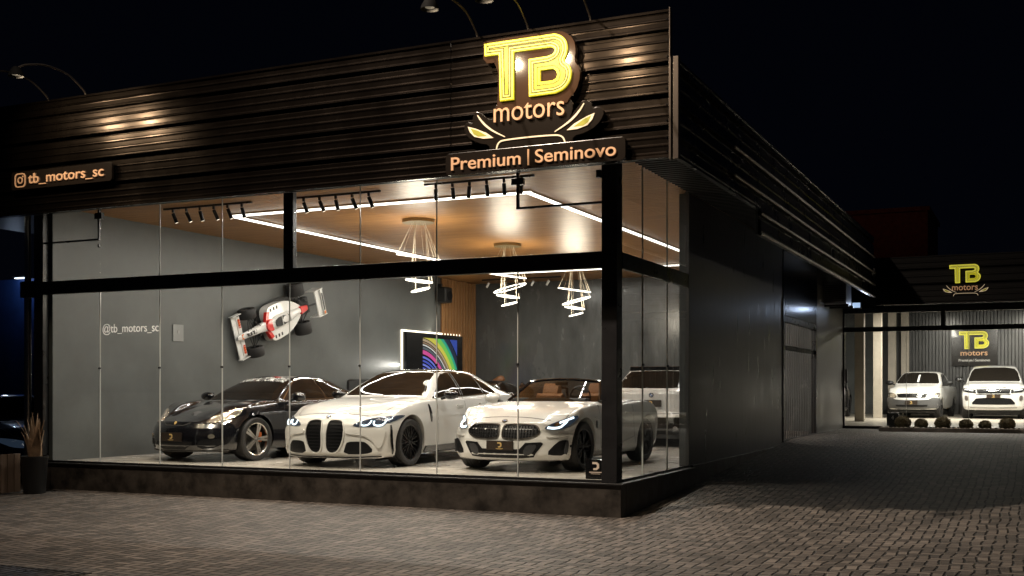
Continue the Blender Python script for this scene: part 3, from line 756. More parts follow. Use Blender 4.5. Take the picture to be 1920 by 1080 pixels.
def build_body(S, name, paint, root):
    xf, xr = S['x']; NX = 110; NS = 5
    xs = xr + (xf - xr) * (0.5 - 0.5 * np.cos(np.linspace(0, np.pi, NX)) ) * 0.35 + (xf - xr) * np.linspace(0, 1, NX) * 0.65
    top = pchip(xs, S['top']); belt = pchip(xs, S['belt']); w = pchip(xs, S['w']); zb = pchip(xs, S['zb']); sh = pchip(xs, S['sh']); rw = pchip(xs, S['rw'])
    def D(y, z, x, front):
        W_ = S['hw']; a, p = S['plan_f'] if front else S['plan_r']
        pr = S['prof_f'] if front else S['prof_r']
        return a * (min(abs(y) / W_, 1.0)) ** p + float(np.interp(z, [q[0] for q in pr], [q[1] for q in pr]))
    ix = pchip
    def sect(i):
        W_ = w[i]; zb_ = zb[i]; s_ = sh[i]; b_ = belt[i]; t_ = top[i]; r_ = rw[i]
        y5 = W_ * S.get('shoulder', 0.93)
        crown = S.get('crown', 0.035)
        cab = min(1.0, max(0.0, (t_ - b_ - 0.10) / 0.25))
        z6 = t_ - crown * (0.6 + 1.4 * cab) if t_ - b_ > 0.04 else max(b_ + 0.004, t_ - crown)
        z6 = max(z6, b_ + 0.006)
        P = [(0, zb_), (W_ * .72, zb_), (W_ * .90, zb_ + .015), (W_ * .965, zb_ + .085), (W_ * .985, zb_ * .45 + s_ * .55), (W_, s_), (W_ * .985, s_ * .45 + b_ * .55), (y5 + 0.012, b_ - 0.018), (y5 - 0.02, b_ + 0.004 * 1)]
        for k in (0.33, 0.67):
            bul = 0.03 * math.sin(math.pi * k) * cab
            P.append((y5 - 0.02 + (r_ - y5 + 0.02) * k + bul, b_ + 0.004 + (z6 - b_ - 0.004) * k))
        P += [(r_, z6), (r_ * 0.86, t_ - crown * (0.25 + .35 * cab)), (r_ * .5, t_ - crown * .12), (0, t_)]
        return catmull(P, NS)
    rows = []
    for i in range(NX):
        sec = sect(i); x = xs[i]; row = []
        gf = max(0.0, (x - (xf - S.get('nf', 0.75))) / S.get('nf', 0.75)); gr = max(0.0, ((xr + S.get('nr', 0.6)) - x) / S.get('nr', 0.6))
        gf = gf ** 1.5; gr = gr ** 1.5
        for y, z in sec:
            X = x - gf * D(y, z, x, True) + gr * D(y, z, x, False)
            row.append((X, y, z))
        rows.append(row)
    bm = bmesh.new(); NP = len(rows[0]); G = []
    for row in rows:
        L_ = [bm.verts.new(p) for p in row]
        R_ = [L_[k] if k in (0, NP - 1) else bm.verts.new((row[k][0], -row[k][1], row[k][2])) for k in range(NP)]
        G.append((L_, R_))
    for i in range(NX - 1):
        for side in (0, 1):
            A = G[i][side]; B_ = G[i + 1][side]
            for k in range(NP - 1):
                q = (A[k], B_[k], B_[k + 1], A[k + 1]) if side else (A[k], A[k + 1], B_[k + 1], B_[k])
                bm.faces.new(q)
    # end caps
    for e, front in ((NX - 1, True), (0, False)):
        A, B_ = G[e]; base = rows[e]; fr = [0.85, 0.68, 0.5, 0.3, 0.1, -0.1, -0.3, -0.5, -0.68, -0.85]
        cols = [A]
        for f in fr:
            c = []
            for k in range(NP):
                if k in (0, NP - 1): c.append(A[k]); continue
                y = base[k][1] * f; z = base[k][2]
                # base surface: same D at fraction of y
                X = (xs[e] - D(y, z, 0, True)) if front else (xs[e] + D(y, z, 0, False))
                c.append(bm.verts.new((X, y, z)))
            cols.append(c)
        cols.append(B_)
        for a in range(len(cols) - 1):
            P0 = cols[a]; P1 = cols[a + 1]
            for k in range(NP - 1):
                vs = []
                for q in (P0[k], P1[k], P1[k + 1], P0[k + 1]):
                    if q not in vs: vs.append(q)
                if len(vs) > 2:
                    try: bm.faces.new(vs)
                    except ValueError: pass
    bmesh.ops.recalc_face_normals(bm, faces=bm.faces)
    # wheel arches
    for ax, R_ in S['arches']:
        zc = S['wr']
        kill = [f for f in bm.faces if (lambda c: (c.x - ax) ** 2 + (c.z - zc) ** 2 < R_ * R_ and abs(c.y) > 0.42 and c.z < 0.95)(f.calc_center_median())]
        # keep top/hood faces: only faces on the flank or floor
        kill = [f for f in kill if abs(f.calc_center_median().y) > S['hw'] * 0.5]
        bmesh.ops.delete(bm, geom=kill, context='FACES')
        lips = [e for e in bm.edges if len(e.link_faces) == 1 and all((v.co.x - ax) ** 2 + (v.co.z - zc) ** 2 < (R_ * 1.25) ** 2 and v.co.z > zb.min() - 1 for v in e.verts)]
        vv = {v for e in lips for v in e.verts if abs(v.co.y) > S['hw'] * 0.78}
        for v in vv:
            dx, dz = v.co.x - ax, v.co.z - zc; l = math.hypot(dx, dz)
            if l > 0.05 and v.co.z > zc - 0.22: v.co.x = ax + dx / l * R_; v.co.z = zc + dz / l * R_
        oe = [e for e in lips if e.is_valid and all(v in vv for v in e.verts)]
        r = bmesh.ops.extrude_edge_only(bm, edges=oe)
        for v in [g for g in r['geom'] if isinstance(g, bmesh.types.BMVert)]:
            v.co.y *= 0.80
    me = bpy.data.meshes.new(name); bm.to_mesh(me)
    bvh = BVHTree.FromBMesh(bm); bm.free()
    for p in me.polygons: p.use_smooth = True
    me.materials.append(paint)
    o = bpy.data.objects.new('body', me); C.objects.link(o); o.parent = root
    me.set_sharp_from_angle(angle=rad(50))
    return o, bvh
DIRS = {'F': Vector((-1, 0, 0)), 'B': Vector((1, 0, 0)), 'L': Vector((0, -1, 0)), 'R': Vector((0, 1, 0)), 'T': Vector((0, 0, -1))}
def patch(car, name, poly, view, mt, off=0.006, step=0.05, mirror=False, parent=None, holes=(), skirt=True, smooth=True):
    ov, fs, be = tri_poly(poly, holes, step)
    d = DIRS[view]; bm = bmesh.new(); vm = {}
    for i, (a, c) in enumerate(ov):
        if view in 'FB': o = Vector((0, a, c))
        elif view in 'LR': o = Vector((a, 0, c))
        else: o = Vector((a, c, 0))
        h = car.bvh.ray_cast(o - d * 5, d, 10)
        if h[0] is None: continue
        me_ = car.body.data; pg = me_.polygons[h[2]]; n = Vector((0, 0, 0)); fn = pg.normal
        for vi in pg.vertices:
            vtx = me_.vertices[vi]; n += vtx.normal / ((vtx.co - h[0]).length + 1e-4)
        n.normalize()
        if n.dot(d) > 0: n = -n
        vm[i] = (bm.verts.new(h[0] + n * off), h[0] - n * 0.008)
    for f in fs:
        if all(i in vm for i in f): bm.faces.new([vm[i][0] for i in f])
    if skirt:
        low = {}
        for i, j in be:
            if i in vm and j in vm:
                for k in (i, j):
                    if k not in low: low[k] = bm.verts.new(vm[k][1])
                bm.faces.new((vm[i][0], vm[j][0], low[j], low[i]))
    if mirror:
        g = bmesh.ops.duplicate(bm, geom=bm.verts[:] + bm.edges[:] + bm.faces[:])
        nv = [x for x in g['geom'] if isinstance(x, bmesh.types.BMVert)]
        for v in nv: v.co.y = -v.co.y
        nf = [x for x in g['geom'] if isinstance(x, bmesh.types.BMFace)]
        bmesh.ops.reverse_faces(bm, faces=nf)
    me = bpy.data.meshes.new(name); bm.to_mesh(me); bm.free(); me.materials.append(mt)
    if smooth:
        for p in me.polygons: p.use_smooth = True
        me.set_sharp_from_angle(angle=rad(40))
    o = bpy.data.objects.new(name, me); C.objects.link(o); o.parent = parent or car.root
    # orient normals outwards
    return o
def both(car, name, poly, view, mt, **k):
    # separate left and right parts for front/back/top views; left/right for side views
    if view in 'FBT':
        a = patch(car, name, poly, view, mt, **k)
        mp = [((p[0], -p[1]) if view == 'T' else (-p[0], p[1])) for p in poly][::-1]
        if 'holes' in k:
            k = dict(k); k['holes'] = [[((p[0], -p[1]) if view == 'T' else (-p[0], p[1])) for p in h][::-1] for h in k['holes']]
        b = patch(car, name, mp, view, mt, **k)
    else:
        a = patch(car, name, poly, 'L', mt, **k); b = patch(car, name, poly, 'R', mt, **k)
    return a, b
def band(pts, w, closed=False):
    m = len(pts); L_ = []; R_ = []
    for i, p in enumerate(pts):
        a = pts[max(i - 1, 0)]; c = pts[min(i + 1, m - 1)]
        dx, dy = c[0] - a[0], c[1] - a[1]; l = math.hypot(dx, dy) or 1
        L_.append((p[0] - dy / l * w / 2, p[1] + dx / l * w / 2)); R_.append((p[0] + dy / l * w / 2, p[1] - dx / l * w / 2))
    return L_ + R_[::-1]
def wheel(car, x, y, r, width, style, rimmat, caliper=None, rim_r=0.70):
    s = 1 if y > 0 else -1
    root = car.root
    rr = r * rim_r; hw = width / 2
    b = MB()
    prof = [(rr * 0.97, -hw * .85), (rr, -hw * .95), (r * .93, -hw), (r * .985, -hw * .88), (r, -hw * .6), (r, -hw * .2), (r * .992, -hw * .17), (r, -hw * .14), (r, hw * .2), (r * .992, hw * .23), (r, hw * .27), (r, hw * .6), (r * .985, hw * .88), (r * .93, hw), (rr * 1.06, hw * .98), (rr, hw * .93), (rr * 0.97, hw * .80)]
    b.lathe(prof, 48, 'Y', (0, 0, 0), closed=True)
    ty_bm = b
    b = MB()  # rim barrel + outer lip
    yo = hw * 0.90
    b.lathe([(rr * 0.86, -hw * .6), (rr * .90, yo * s * .2), (rr * .93, yo * s * .93), (rr * .985, yo * s), (rr * 1.0, yo * s * .97), (rr * .99, yo * s * .5)], 48, 'Y', caps=False)
    ys = yo * s * 0.80
    if style == 'five':
        for k in range(5):
            a = 2 * math.pi * k / 5 + math.pi / 2 + 0.3
            for dq in (-0.05, 0.05):
                p0 = Vector((math.cos(a) * rr * .12, ys * .92, math.sin(a) * rr * .12)); p1 = Vector((math.cos(a + dq * 1.9) * rr * .93, ys, math.sin(a + dq * 1.9) * rr * .93))
                q = (p1 - p0); m = (p0 + p1) / 2
                b.box(m + Vector((-math.sin(a), 0, math.cos(a))) * dq * 0.35 * rr, (q.length, 0.035, rr * .135), (0, -math.atan2(q.z, q.x), 0))
        b.cyl((0, ys * .6, 0), (0, ys * 1.08, 0), rr * .2, rr * .16, 20)
    elif style == 'multi':
        for k in range(10):
            a = 2 * math.pi * k / 10 + 0.1
            for dq, wd in ((-0.14, .05), (0.14, .05)):
                p0 = Vector((math.cos(a) * rr * .18, ys * .85, math.sin(a) * rr * .18)); p1 = Vector((math.cos(a + dq) * rr * .95, ys * 1.05, math.sin(a + dq) * rr * .95))
                q = p1 - p0; b.box((p0 + p1) / 2, (q.length, 0.022, rr * wd), (0, -math.atan2(q.z, q.x), 0))
        b.cyl((0, ys * .6, 0), (0, ys * .98, 0), rr * .2, rr * .17, 20)
    elif style == 'twin':
        for k in range(5):
            a = 2 * math.pi * k / 5 + 0.5
            for dq, wd in ((-0.26, .075), (-0.10, .05), (0.10, .05), (0.26, .075)):
                p0 = Vector((math.cos(a + dq * .5) * rr * .2, ys * .85, math.sin(a + dq * .5) * rr * .2)); p1 = Vector((math.cos(a + dq) * rr * .95, ys * 1.05, math.sin(a + dq) * rr * .95))
                q = p1 - p0; b.box((p0 + p1) / 2, (q.length, 0.022, rr * wd), (0, -math.atan2(q.z, q.x), 0))
        b.cyl((0, ys * .6, 0), (0, ys * .98, 0), rr * .22, rr * .18, 20)
    else:
        b.lathe([(0.001, ys * .9), (rr * .5, ys * .95), (rr * .9, ys * .8)], 32, 'Y')
        for k in range(9):
            a = 2 * math.pi * k / 9; b.box((math.cos(a) * rr * .55, ys * .95, math.sin(a) * rr * .55), (rr * .6, .02, rr * .1), (0, -a, 0))
    rim_bm = b
    b = MB()
    b.cyl((0, -hw * .75 * s, 0), (0, ys * .35, 0), rr * .72, n=32)
    base = b.build('wheel', mat('brake_disc', (0.09, 0.085, 0.08), 0.4, 0.8), root, smooth='auto'); base.location = (x, y, r)
    t = ty_bm.build('tyre', M_rubber, base, smooth='auto'); ri = rim_bm.build('rim', rimmat, base, smooth='auto')
    if caliper:
        b = MB(); b.box((-rr * .50, ys * .42, rr * .1), (rr * .28, .05, rr * .6)); b.build('caliper', caliper, base, bevel=0.01)
    MB().cyl((0, ys * .98, 0), (0, ys * 1.12, 0), rr * .10, n=16).build('hub_cap', M_chrome if rimmat is not M_rimdark else M_dark, base, smooth='auto')
    return base
def mirror_part(car, x, y, z, paint, stalk=M_dark, sc_=1.0):
    for s in (1, -1):
        b = MB()
        prof = []
        # rounded shell
        r = bmesh.ops.create_uvsphere(b.b, u_segments=20, v_segments=12, radius=1)
        for v in r['verts']:
            c = v.co
            xx = c.x * 0.085 * sc_; 
            if c.x < 0: xx *= 0.45
            v.co = Vector((x + xx, s * (y + 0.12) + c.y * 0.125 * sc_, z + c.z * 0.072 * sc_ + 0.02 * s * 0))
        m = b.build('mirror', paint, car.root, smooth=True)
        MB().cyl((x - 0.01, s * (y - 0.05), z - 0.06), (x, s * (y + 0.06), z - 0.02), 0.022, 0.028, 10).build('stalk', stalk, m, smooth='auto')
        MB().box((x - 0.043, s * (y + 0.12), z), (0.006, 0.19 * sc_, 0.10 * sc_)).build('mirror_glass', M_chrome, m)
def plate(car, x, z, w=0.40, h=0.13, y=0.0, tilt=0.0, back=False):
    s = -1 if back else 1
    o = MB().box((x, y, z), (0.014, w, h)).build('plate', M_plate, car.root, bevel=0.004)
    b = MB(); b.box((x + s * 0.009, y, z + .002), (0.004, w * .98, h * .96)); 
    b.build('plate_face', mat('plate_face', (0.035, 0.024, 0.018), 0.4), o)
    b = MB(); O = (x + s * 0.011, y, z)
    e = [(-.030, .045), (.012, .045), (.034, .025), (.034, -.010), (.010, -.028), (-.02, -.028), (-.02, -.012), (.006, -.010), (.014, .0), (.014, .018), (.004, .026), (-.030, .026)]
    k = h / 0.13
    b.prism([(p[0] * k, p[1] * k) for p in e], O, (0, s * 1, 0), (0, 0, 1), (s, 0, 0), 0.004)
    b.box((x + s * 0.012, y, z - 0.042 * k), (0.004, 0.11 * k, 0.006)); b.box((x + s * 0.012, y, z - 0.052 * k), (0.004, 0.08 * k, 0.003))
    b.build('plate_emblem', M_gold, o)
def roundel(car, y, z, r, view='F', x=None):
    d = DIRS[view]
    if view == 'T': h = car.bvh.ray_cast(Vector((x, y, 5)), d, 10)
    else: h = car.bvh.ray_cast(Vector((-d.x * 5, y, z)), d, 10)
    if h[0] is None: return
    n = h[1]; n = -n if n.dot(d) > 0 else n
    p = h[0]
    o = MB().cyl(p - n * 0.004, p + n * 0.008, r, n=24).build('badge', M_dark, car.root, smooth='auto')
    MB().cyl(p + n * 0.008, p + n * 0.010, r * .62, n=24).build('badge_white', mat('badge_white', (0.7, 0.7, 0.7), 0.3), o)
    u = n.cross(Vector((0, 0, 1))).normalized(); v = u.cross(n).normalized()
    b = MB()
    for a0 in (0, 180):
        q = [(0, 0)] + [(r * .58 * math.cos(rad(a0 + k * 15)), r * .58 * math.sin(rad(a0 + k * 15))) for k in range(7)]
        b.prism(q, p + n * 0.010, u, v, n, 0.002)
    b.build('badge_blue', mat('badge_blue', (0.02, 0.12, 0.4), 0.3), o)
    rr = MB(); rr.lathe([(r * .9, 0.0), (r * 1.0, 0.0), (r * 1.0, 0.004), (r * .9, 0.004)], 24, 'Z', closed=True)
    m = n.to_track_quat('Z', 'Y').to_matrix().to_4x4(); m.translation = p + n * 0.008
    bmesh.ops.transform(rr.b, matrix=m, verts=rr.b.verts)
    rr.build('badge_rim', M_chrome, o)
def handles(car, pts, paint, view=('L', 'R')):
    for x, z in pts:
        for v_ in view:
            d = DIRS[v_]; h = car.bvh.ray_cast(Vector((x, -d.y * 5, z)), d, 10)
            if h[0] is None: continue
            s = -d.y; y = h[0].y
            b = MB(); b.box((x, y + s * 0.022, z), (0.19, 0.018, 0.032)); b.box((x + .08, y + s * .008, z), (.02, .03, .03)); b.box((x - .08, y + s * .008, z), (.02, .03, .03))
            b.build('door_handle', paint, car.root, bevel=0.006)
def wells(car, S):
    for ax, R_ in S['arches']:
        for s in (1, -1):
            b = MB(); b.lathe([(R_ * 1.01, S['hw'] * .60), (R_ * 1.01, S['hw'] * .86)], 40, 'Y', (ax, 0, S['wr'])) if s > 0 else b.lathe([(R_ * 1.01, -S['hw'] * .60), (R_ * 1.01, -S['hw'] * .86)], 40, 'Y', (ax, 0, S['wr']))
            # cap the lathe bottom half away: keep only above sill
            bmesh.ops.delete(b.b, geom=[v for v in b.b.verts if v.co.z < 0.2], context='VERTS')
            b.box((ax, s * S['hw'] * .585, S['wr'] + 0.05), (R_ * 1.9, 0.01, R_ * 1.5))
            b.build('wheel_well', M_dark, car.root)
def underbody(car, S):
    b = MB(); b.span((S['x'][1] + .25, -S['hw'] * .8, 0.16), (S['x'][0] - .35, S['hw'] * .8, 0.24)); b.build('underbody', M_dark, car.root)
def finish(car, S, ws, rimmat, style, cal=None, rim_r=.72, width=.25, inset_=0.02):
    for ax in ws:
        for s in (1, -1):
            wheel(car, ax, s * (S['hw'] - width / 2 - inset_), S['wr'], width, style, rimmat, cal, rim_r)
def newcar(name, label, cat, loc, heading, S, paint):
    car = Car(); car.root = empty(name, label, cat, loc, heading); car.S = S
    car.body, car.bvh = build_body(S, 'body', paint, car.root)
    wells(car, S); underbody(car, S)
    return car
def sym(P): return P + [(-p[0], p[1]) for p in P[::-1]]
ZF = 0.41

# ---------------- white saloon with tall twin grille
SM = dict(x=(2.30, -2.49), hw=0.945, wr=0.345, arches=((1.44, 0.405), (-1.42, 0.415)),
    top=[(2.30, .735), (2.1, .81), (1.7, .905), (1.2, .97), (.85, 1.0), (.74, 1.02), (.35, 1.235), (0.05, 1.365), (-.2, 1.425), (-.6, 1.445), (-1.0, 1.43), (-1.35, 1.37), (-1.8, 1.205), (-2.05, 1.12), (-2.4, 1.09), (-2.49, 1.04)],
    belt=[(2.30, .68), (2.0, .76), (1.44, .885), (.8, .955), (0, .965), (-.8, .985), (-1.42, 1.02), (-1.9, 1.03), (-2.49, .95)],
    w=[(2.30, .89), (1.9, .925), (1.44, .955), (1.0, .925), (.5, .905), (-.5, .905), (-1.0, .93), (-1.42, .96), (-1.9, .93), (-2.49, .86)],
    zb=[(2.30, .14), (1.5, .15), (0, .17), (-1.6, .2), (-2.49, .30)],
    sh=[(2.30, .50), (1.44, .60), (0, .62), (-1.42, .68), (-2.49, .68)],
    rw=[(2.30, .62), (1.2, .68), (.82, .745), (.74, .745), (.35, .68), (0, .60), (-.6, .57), (-1.2, .575), (-1.8, .62), (-2.1, .66), (-2.49, .62)],
    plan_f=(0.36, 3.0), plan_r=(0.25, 3.2), prof_f=[(.15, .05), (.22, .0), (.5, .0), (.62, .03), (.70, .09), (.78, .20)], prof_r=[(.25, .10), (.45, .0), (.85, .02), (1.0, .0), (1.1, .08)])
def saloon(name, label, cat, loc, heading, paint, roofmat, detail=True):
    c = newcar(name, label, cat, loc, heading, SM, paint)
    ws_ = smoothpoly([(0.0, 1.03), (.45, 1.03), (.725, 1.015), (.735, 1.04), (.62, 1.22), (.555, 1.345), (.50, 1.385), (0, 1.405)], 1)
    P = [(0.40, 1.025), (.685, 1.02), (.70, 1.045), (.595, 1.20), (.520, 1.335), (.475, 1.37), (.25, 1.385)]
    patch(c, 'windscreen', sym(P), 'F', M_tintbrown, off=0.004, step=0.05)
    patch(c, 'rear_window', sym([(0.30, 1.17), (.58, 1.165), (.56, 1.30), (.48, 1.375), (.25, 1.39)]), 'B', M_tint, off=0.004)
    Pt = [(-.10, .0), (-.10, .35), (-.02, .50), (-.25, .545), (-.7, .53), (-1.15, .50), (-1.28, .3), (-1.30, 0)]
    patch(c, 'roof_panel', [(p[0], p[1]) for p in Pt] + [(p[0], -p[1]) for p in Pt[::-1]], 'T', roofmat, off=0.004)
    # side windows
    fw = [(.46, 1.0), (-.27, 1.015), (-.27, 1.365), (-.05, 1.355), (.10, 1.285), (.40, 1.10)]
    rwn = [(-.33, 1.015), (-1.02, 1.04), (-1.02, 1.315), (-.85, 1.36), (-.55, 1.375), (-.33, 1.370)]
    qw = [(-1.05, 1.045), (-1.36, 1.065), (-1.38, 1.09), (-1.25, 1.20), (-1.05, 1.305)]
    fr_ = [(.63, .975), (-1.40, 1.045), (-1.46, 1.075), (-1.32, 1.215), (-1.06, 1.345), (-.80, 1.392), (-.45, 1.395), (-.20, 1.38), (-.02, 1.335), (.20, 1.225)]
    both(c, 'window_trim', fr_, 'L', M_gloss, off=0.003)
    for nm, q in (('side_window', fw), ('side_window', rwn), ('quarter_window', qw)): both(c, nm, q, 'L', M_tint, off=0.008)
    both(c, 'window_moulding', band([(.58, .985), (-.3, 1.005), (-1.40, 1.05)], .012), 'L', M_chrome, off=0.010, step=.08)
    for l in ([(-.285, 1.015), (-.285, 1.37)], [(-.345, 1.015), (-.345, 1.37)], [(-1.035, 1.045), (-1.035, 1.315)]):
        both(c, 'pillar_edge', band(l, .010), 'L', mat('grey_seal', (.22, .21, .20), .3), off=0.012, step=.08)
    # panel lines
    for l in ([(.55, .98), (.62, .75), (.56, .30)], [(-.32, 1.0), (-.30, .6), (-.32, .28)], [(-1.02, 1.02), (-.98, .75), (-1.05, .55)]):
        both(c, 'door_gap', band(smoothpoly(l, 2, False), .008), 'L', M_gap, off=0.001, skirt=False)
    for s in (1,): both(c, 'bonnet_gap', band(smoothpoly([(.75, .80), (1.3, .80), (1.8, .745), (2.08, .60), (2.13, .42)], 2, False), .008), 'T', M_gap, off=0.001, skirt=False)
    patch(c, 'bonnet_gap', band(smoothpoly([(-.62, .735), (-.3, .765), (0, .77), (.3, .765), (.62, .735)], 2, False), .007), 'F', M_gap, off=0.001, skirt=False)
    handles(c, ((-.12, .86), (-.86, .885)), paint)
    mirror_part(c, .42, .90, 1.03, M_gloss)
    # front
    kid = [(.032, .215), (.215, .21), (.295, .33), (.335, .48), (.315, .61), (.265, .68), (.09, .685), (.045, .65), (.030, .48)]
    kid = smoothpoly(kid, 2)
    kin = inset(kid, .012)
    fr2 = both(c, 'grille_frame', inset(kid, -.004), 'F', paint, off=0.022, holes=[kin], step=.03)
    g2 = both(c, 'grille', kin, 'F', M_grille, off=0.004, step=.04)
    slm = mat('grille_slat', (0.03, 0.03, 0.032), 0.3, 0.4)
    for gi, sg in ((0, 1), (1, -1)):
        b = MB(); 
        for k in range(10):
            z = .25 + k * .045
            ys = [p[0] for p in kin if abs(p[1] - z) < .03]
            ya, yb = min(ys) + .008, max(ys) - .008
            hh = c.bvh.ray_cast(Vector((5, sg * (ya + yb) / 2, z)), Vector((-1, 0, 0)), 10)
            if hh[0]: b.box((hh[0].x + .006, sg * (ya + yb) / 2, z), (.014, yb - ya, .008))
        b.build('slats', slm, g2[gi])
    lo = [(.315, .205), (.62, .205), (.73, .245), (.63, .375), (.56, .385), (.375, .38), (.345, .32)]
    both(c, 'air_intake', smoothpoly(lo, 1), 'F', M_grille, off=0.006)
    both(c, 'bumper_blade', smoothpoly([(1.935, .62), (1.965, .60), (1.975, .42), (1.90, .20), (1.86, .20), (1.93, .42)], 1), 'L', M_gloss, off=0.012)
    both(c, 'bumper_fin', smoothpoly([(.34, .535), (.46, .56), (.70, .575), (.83, .565), (.845, .50), (.83, .42), (.80, .30), (.76, .29), (.70, .40), (.60, .47), (.36, .485)], 1), 'F', paint, off=0.022)
    hl = [(.425, .61), (.50, .585), (.66, .585), (.80, .60), (.89, .655), (.925, .715), (.93, .745), (.86, .735), (.70, .71), (.55, .672)]
    H = both(c, 'headlight', smoothpoly(hl, 1), 'F', M_lens, off=0.010, step=.035)
    for k, hh in enumerate(H):
        sg = 1 if k == 0 else -1
        for cy in ((.60, .765) if detail else ()):
            q = [(cy - .06, .665), (cy - .062, .628), (cy - .035, .603), (cy + .03, .605), (cy + .062, .632), (cy + .068, .672)]
            q = band(smoothpoly(q, 2, False), .017)
            q = [(sg * p[0], p[1]) for p in q]
            patch(c, 'daytime_light', q, 'F', M_drl, off=0.016, step=.03, parent=hh)
    # splitter, skirts, vents
    patch(c, 'splitter', sym([(0.4, .165), (.80, .18), (.87, .17), (.86, .145), (.5, .135)]), 'F', M_gloss, off=0.03)
    both(c, 'side_skirt', [(1.02, .20), (-1.0, .22), (-1.0, .29), (1.0, .275)], 'L', M_gloss, off=0.025)
    both(c, 'fender_vent', smoothpoly([(.90, .90), (.85, .88), (.80, .72), (.84, .60), (.87, .72)], 1), 'L', M_gloss, off=0.012)
    both(c, 'side_crease', band(smoothpoly([(.80, .70), (0, .72), (-1.0, .76)], 2, False), .012), 'L', paint, off=0.008)
    roundel(c, 0, .725, .036)
    both(c, 'tail_light', smoothpoly([(.45, .82), (.80, .84), (.84, .90), (.70, .93), (.45, .91)], 1), 'B', M_red)
    finish(c, SM, (1.44, -1.42), M_rimdark, 'multi', rim_r=.75, width=.26)
    # bonnet ridges
    return c
saloon('white_saloon', 'white saloon with tall twin black grille and dark roof between black coupe and open roadster', 'car', (-4.60, 2.91, ZF), rad(-90.5), M_carwhite, M_gloss)

# ---------------- white open roadster
SZ4 = dict(x=(2.03, -2.27), hw=0.925, wr=0.335, arches=((1.235, 0.395), (-1.235, 0.395)),
    top=[(2.03, .675), (1.85, .755), (1.5, .83), (1.0, .905), (.62, .945), (.45, .95), (.2, .93), (-.9, .93), (-1.1, .965), (-1.5, .955), (-1.9, .90), (-2.15, .83), (-2.27, .76)],
    belt=[(2.03, .62), (1.7, .74), (1.235, .865), (.7, .905), (0, .885), (-.7, .91), (-1.235, .935), (-1.7, .88), (-2.05, .80), (-2.27, .70)],
    w=[(2.03, .86), (1.7, .90), (1.235, .935), (.8, .90), (.3, .875), (-.4, .88), (-.9, .915), (-1.235, .94), (-1.7, .91), (-2.27, .83)],
    zb=[(2.03, .16), (1.4, .15), (-1.4, .17), (-2.27, .28)],
    sh=[(2.03, .46), (1.235, .58), (0, .58), (-1.235, .62), (-2.27, .62)],
    rw=[(2.03, .55), (1.2, .66), (.6, .74), (.45, .74), (0, .70), (-1, .68), (-1.6, .66), (-2.27, .6)],
    plan_f=(0.42, 2.8), plan_r=(0.42, 2.4), prof_f=[(.15, .07), (.25, .0), (.45, .0), (.58, .04), (.68, .13), (.75, .22)], prof_r=[(.25, .10), (.45, .0), (.9, .03)], crown=.03)
c = newcar('white_roadster', 'white open roadster with wide twin grille and tan seats nearest the corner post', 'car', (-1.93, 2.90, ZF), rad(-91.5), SZ4, M_carwhite)
kid = smoothpoly([(.022, .48), (.06, .455), (.36, .45), (.48, .49), (.545, .545), (.50, .615), (.40, .650), (.06, .648), (.022, .62)], 2)
kin = inset(kid, .010)
both(c, 'grille_frame', inset(kid, -.004), 'F', mat('satin_frame', (0.10, 0.09, 0.08), 0.3, 0.8), off=0.016, holes=[kin], step=.03)
g2 = both(c, 'grille', kin, 'F', M_grille, off=0.004, step=.04)
for gi, sg in ((0, 1), (1, -1)):
    b = MB()
    for k in range(12):
        y = .06 + k * .04
        for j in range(4):
            z = .485 + j * .042
            if not inside(kin, y, z): continue
            hh = c.bvh.ray_cast(Vector((5, sg * y, z)), Vector((-1, 0, 0)), 10)
            if hh[0]: b.box((hh[0].x + .008, sg * y, z), (.016, .014, .03))
    b.build('grille_studs', mat('stud', (0.10, 0.10, 0.11), 0.2, 0.8), g2[gi])
patch(c, 'lower_intake', smoothpoly(sym([(.30, .20), (.46, .215), (.585, .395), (.56, .415), (.36, .405), (.28, .32), (.10, .315)]), 0), 'F', M_grille, off=0.006)
both(c, 'intake_insert', smoothpoly([(.33, .24), (.44, .25), (.52, .38), (.40, .385), (.34, .33)], 1), 'F', mat('insert_grey', (0.045, 0.045, 0.048), 0.35), off=0.012)
both(c, 'air_curtain', smoothpoly([(.61, .255), (.72, .235), (.885, .245), (.89, .30), (.865, .43), (.81, .445), (.74, .42)], 1), 'F', M_grille, off=0.006)
both(c, 'curtain_fin', smoothpoly([(.80, .26), (.835, .255), (.85, .42), (.825, .43)], 1), 'F', mat('insert_grey', (0.045, 0.045, 0.048), 0.35), off=0.03)
both(c, 'bumper_crease', smoothpoly([(.60, .485), (.66, .50), (.84, .515), (.89, .49), (.66, .47)], 1), 'F', M_carwhite, off=0.020)
hl = [(.575, .605), (.61, .578), (.74, .575), (.81, .60), (.865, .68), (.885, .745), (.86, .76), (.76, .72), (.66, .66)]
H = both(c, 'headlight', smoothpoly(hl, 1), 'F', M_lens, off=0.010, step=.03)
for k, hh in enumerate(H):
    sg = 1 if k == 0 else -1
    for q in ([(.61, .60), (.68, .59), (.75, .60), (.775, .635), (.79, .68)], [(.72, .66), (.77, .685), (.84, .73)]):
        q = [(sg * p[0], p[1]) for p in band(smoothpoly(q, 2, False), .024)]
        patch(c, 'daytime_light', q, 'F', M_drl, off=0.016, step=.03, parent=hh)
    q = [(sg * (.70 + .03 * math.cos(a)), .635 + .025 * math.sin(a)) for a in [2 * math.pi * j / 14 for j in range(14)]]
    patch(c, 'projector', q, 'F', M_chrome, off=0.014, step=.03, parent=hh)
plate(c, 2.035, .365, .40, .125)
roundel(c, 0, .685, .038)
patch(c, 'splitter', sym([(0.4, .165), (.80, .175), (.84, .155), (.5, .15)]), 'F', M_gloss, off=0.012)
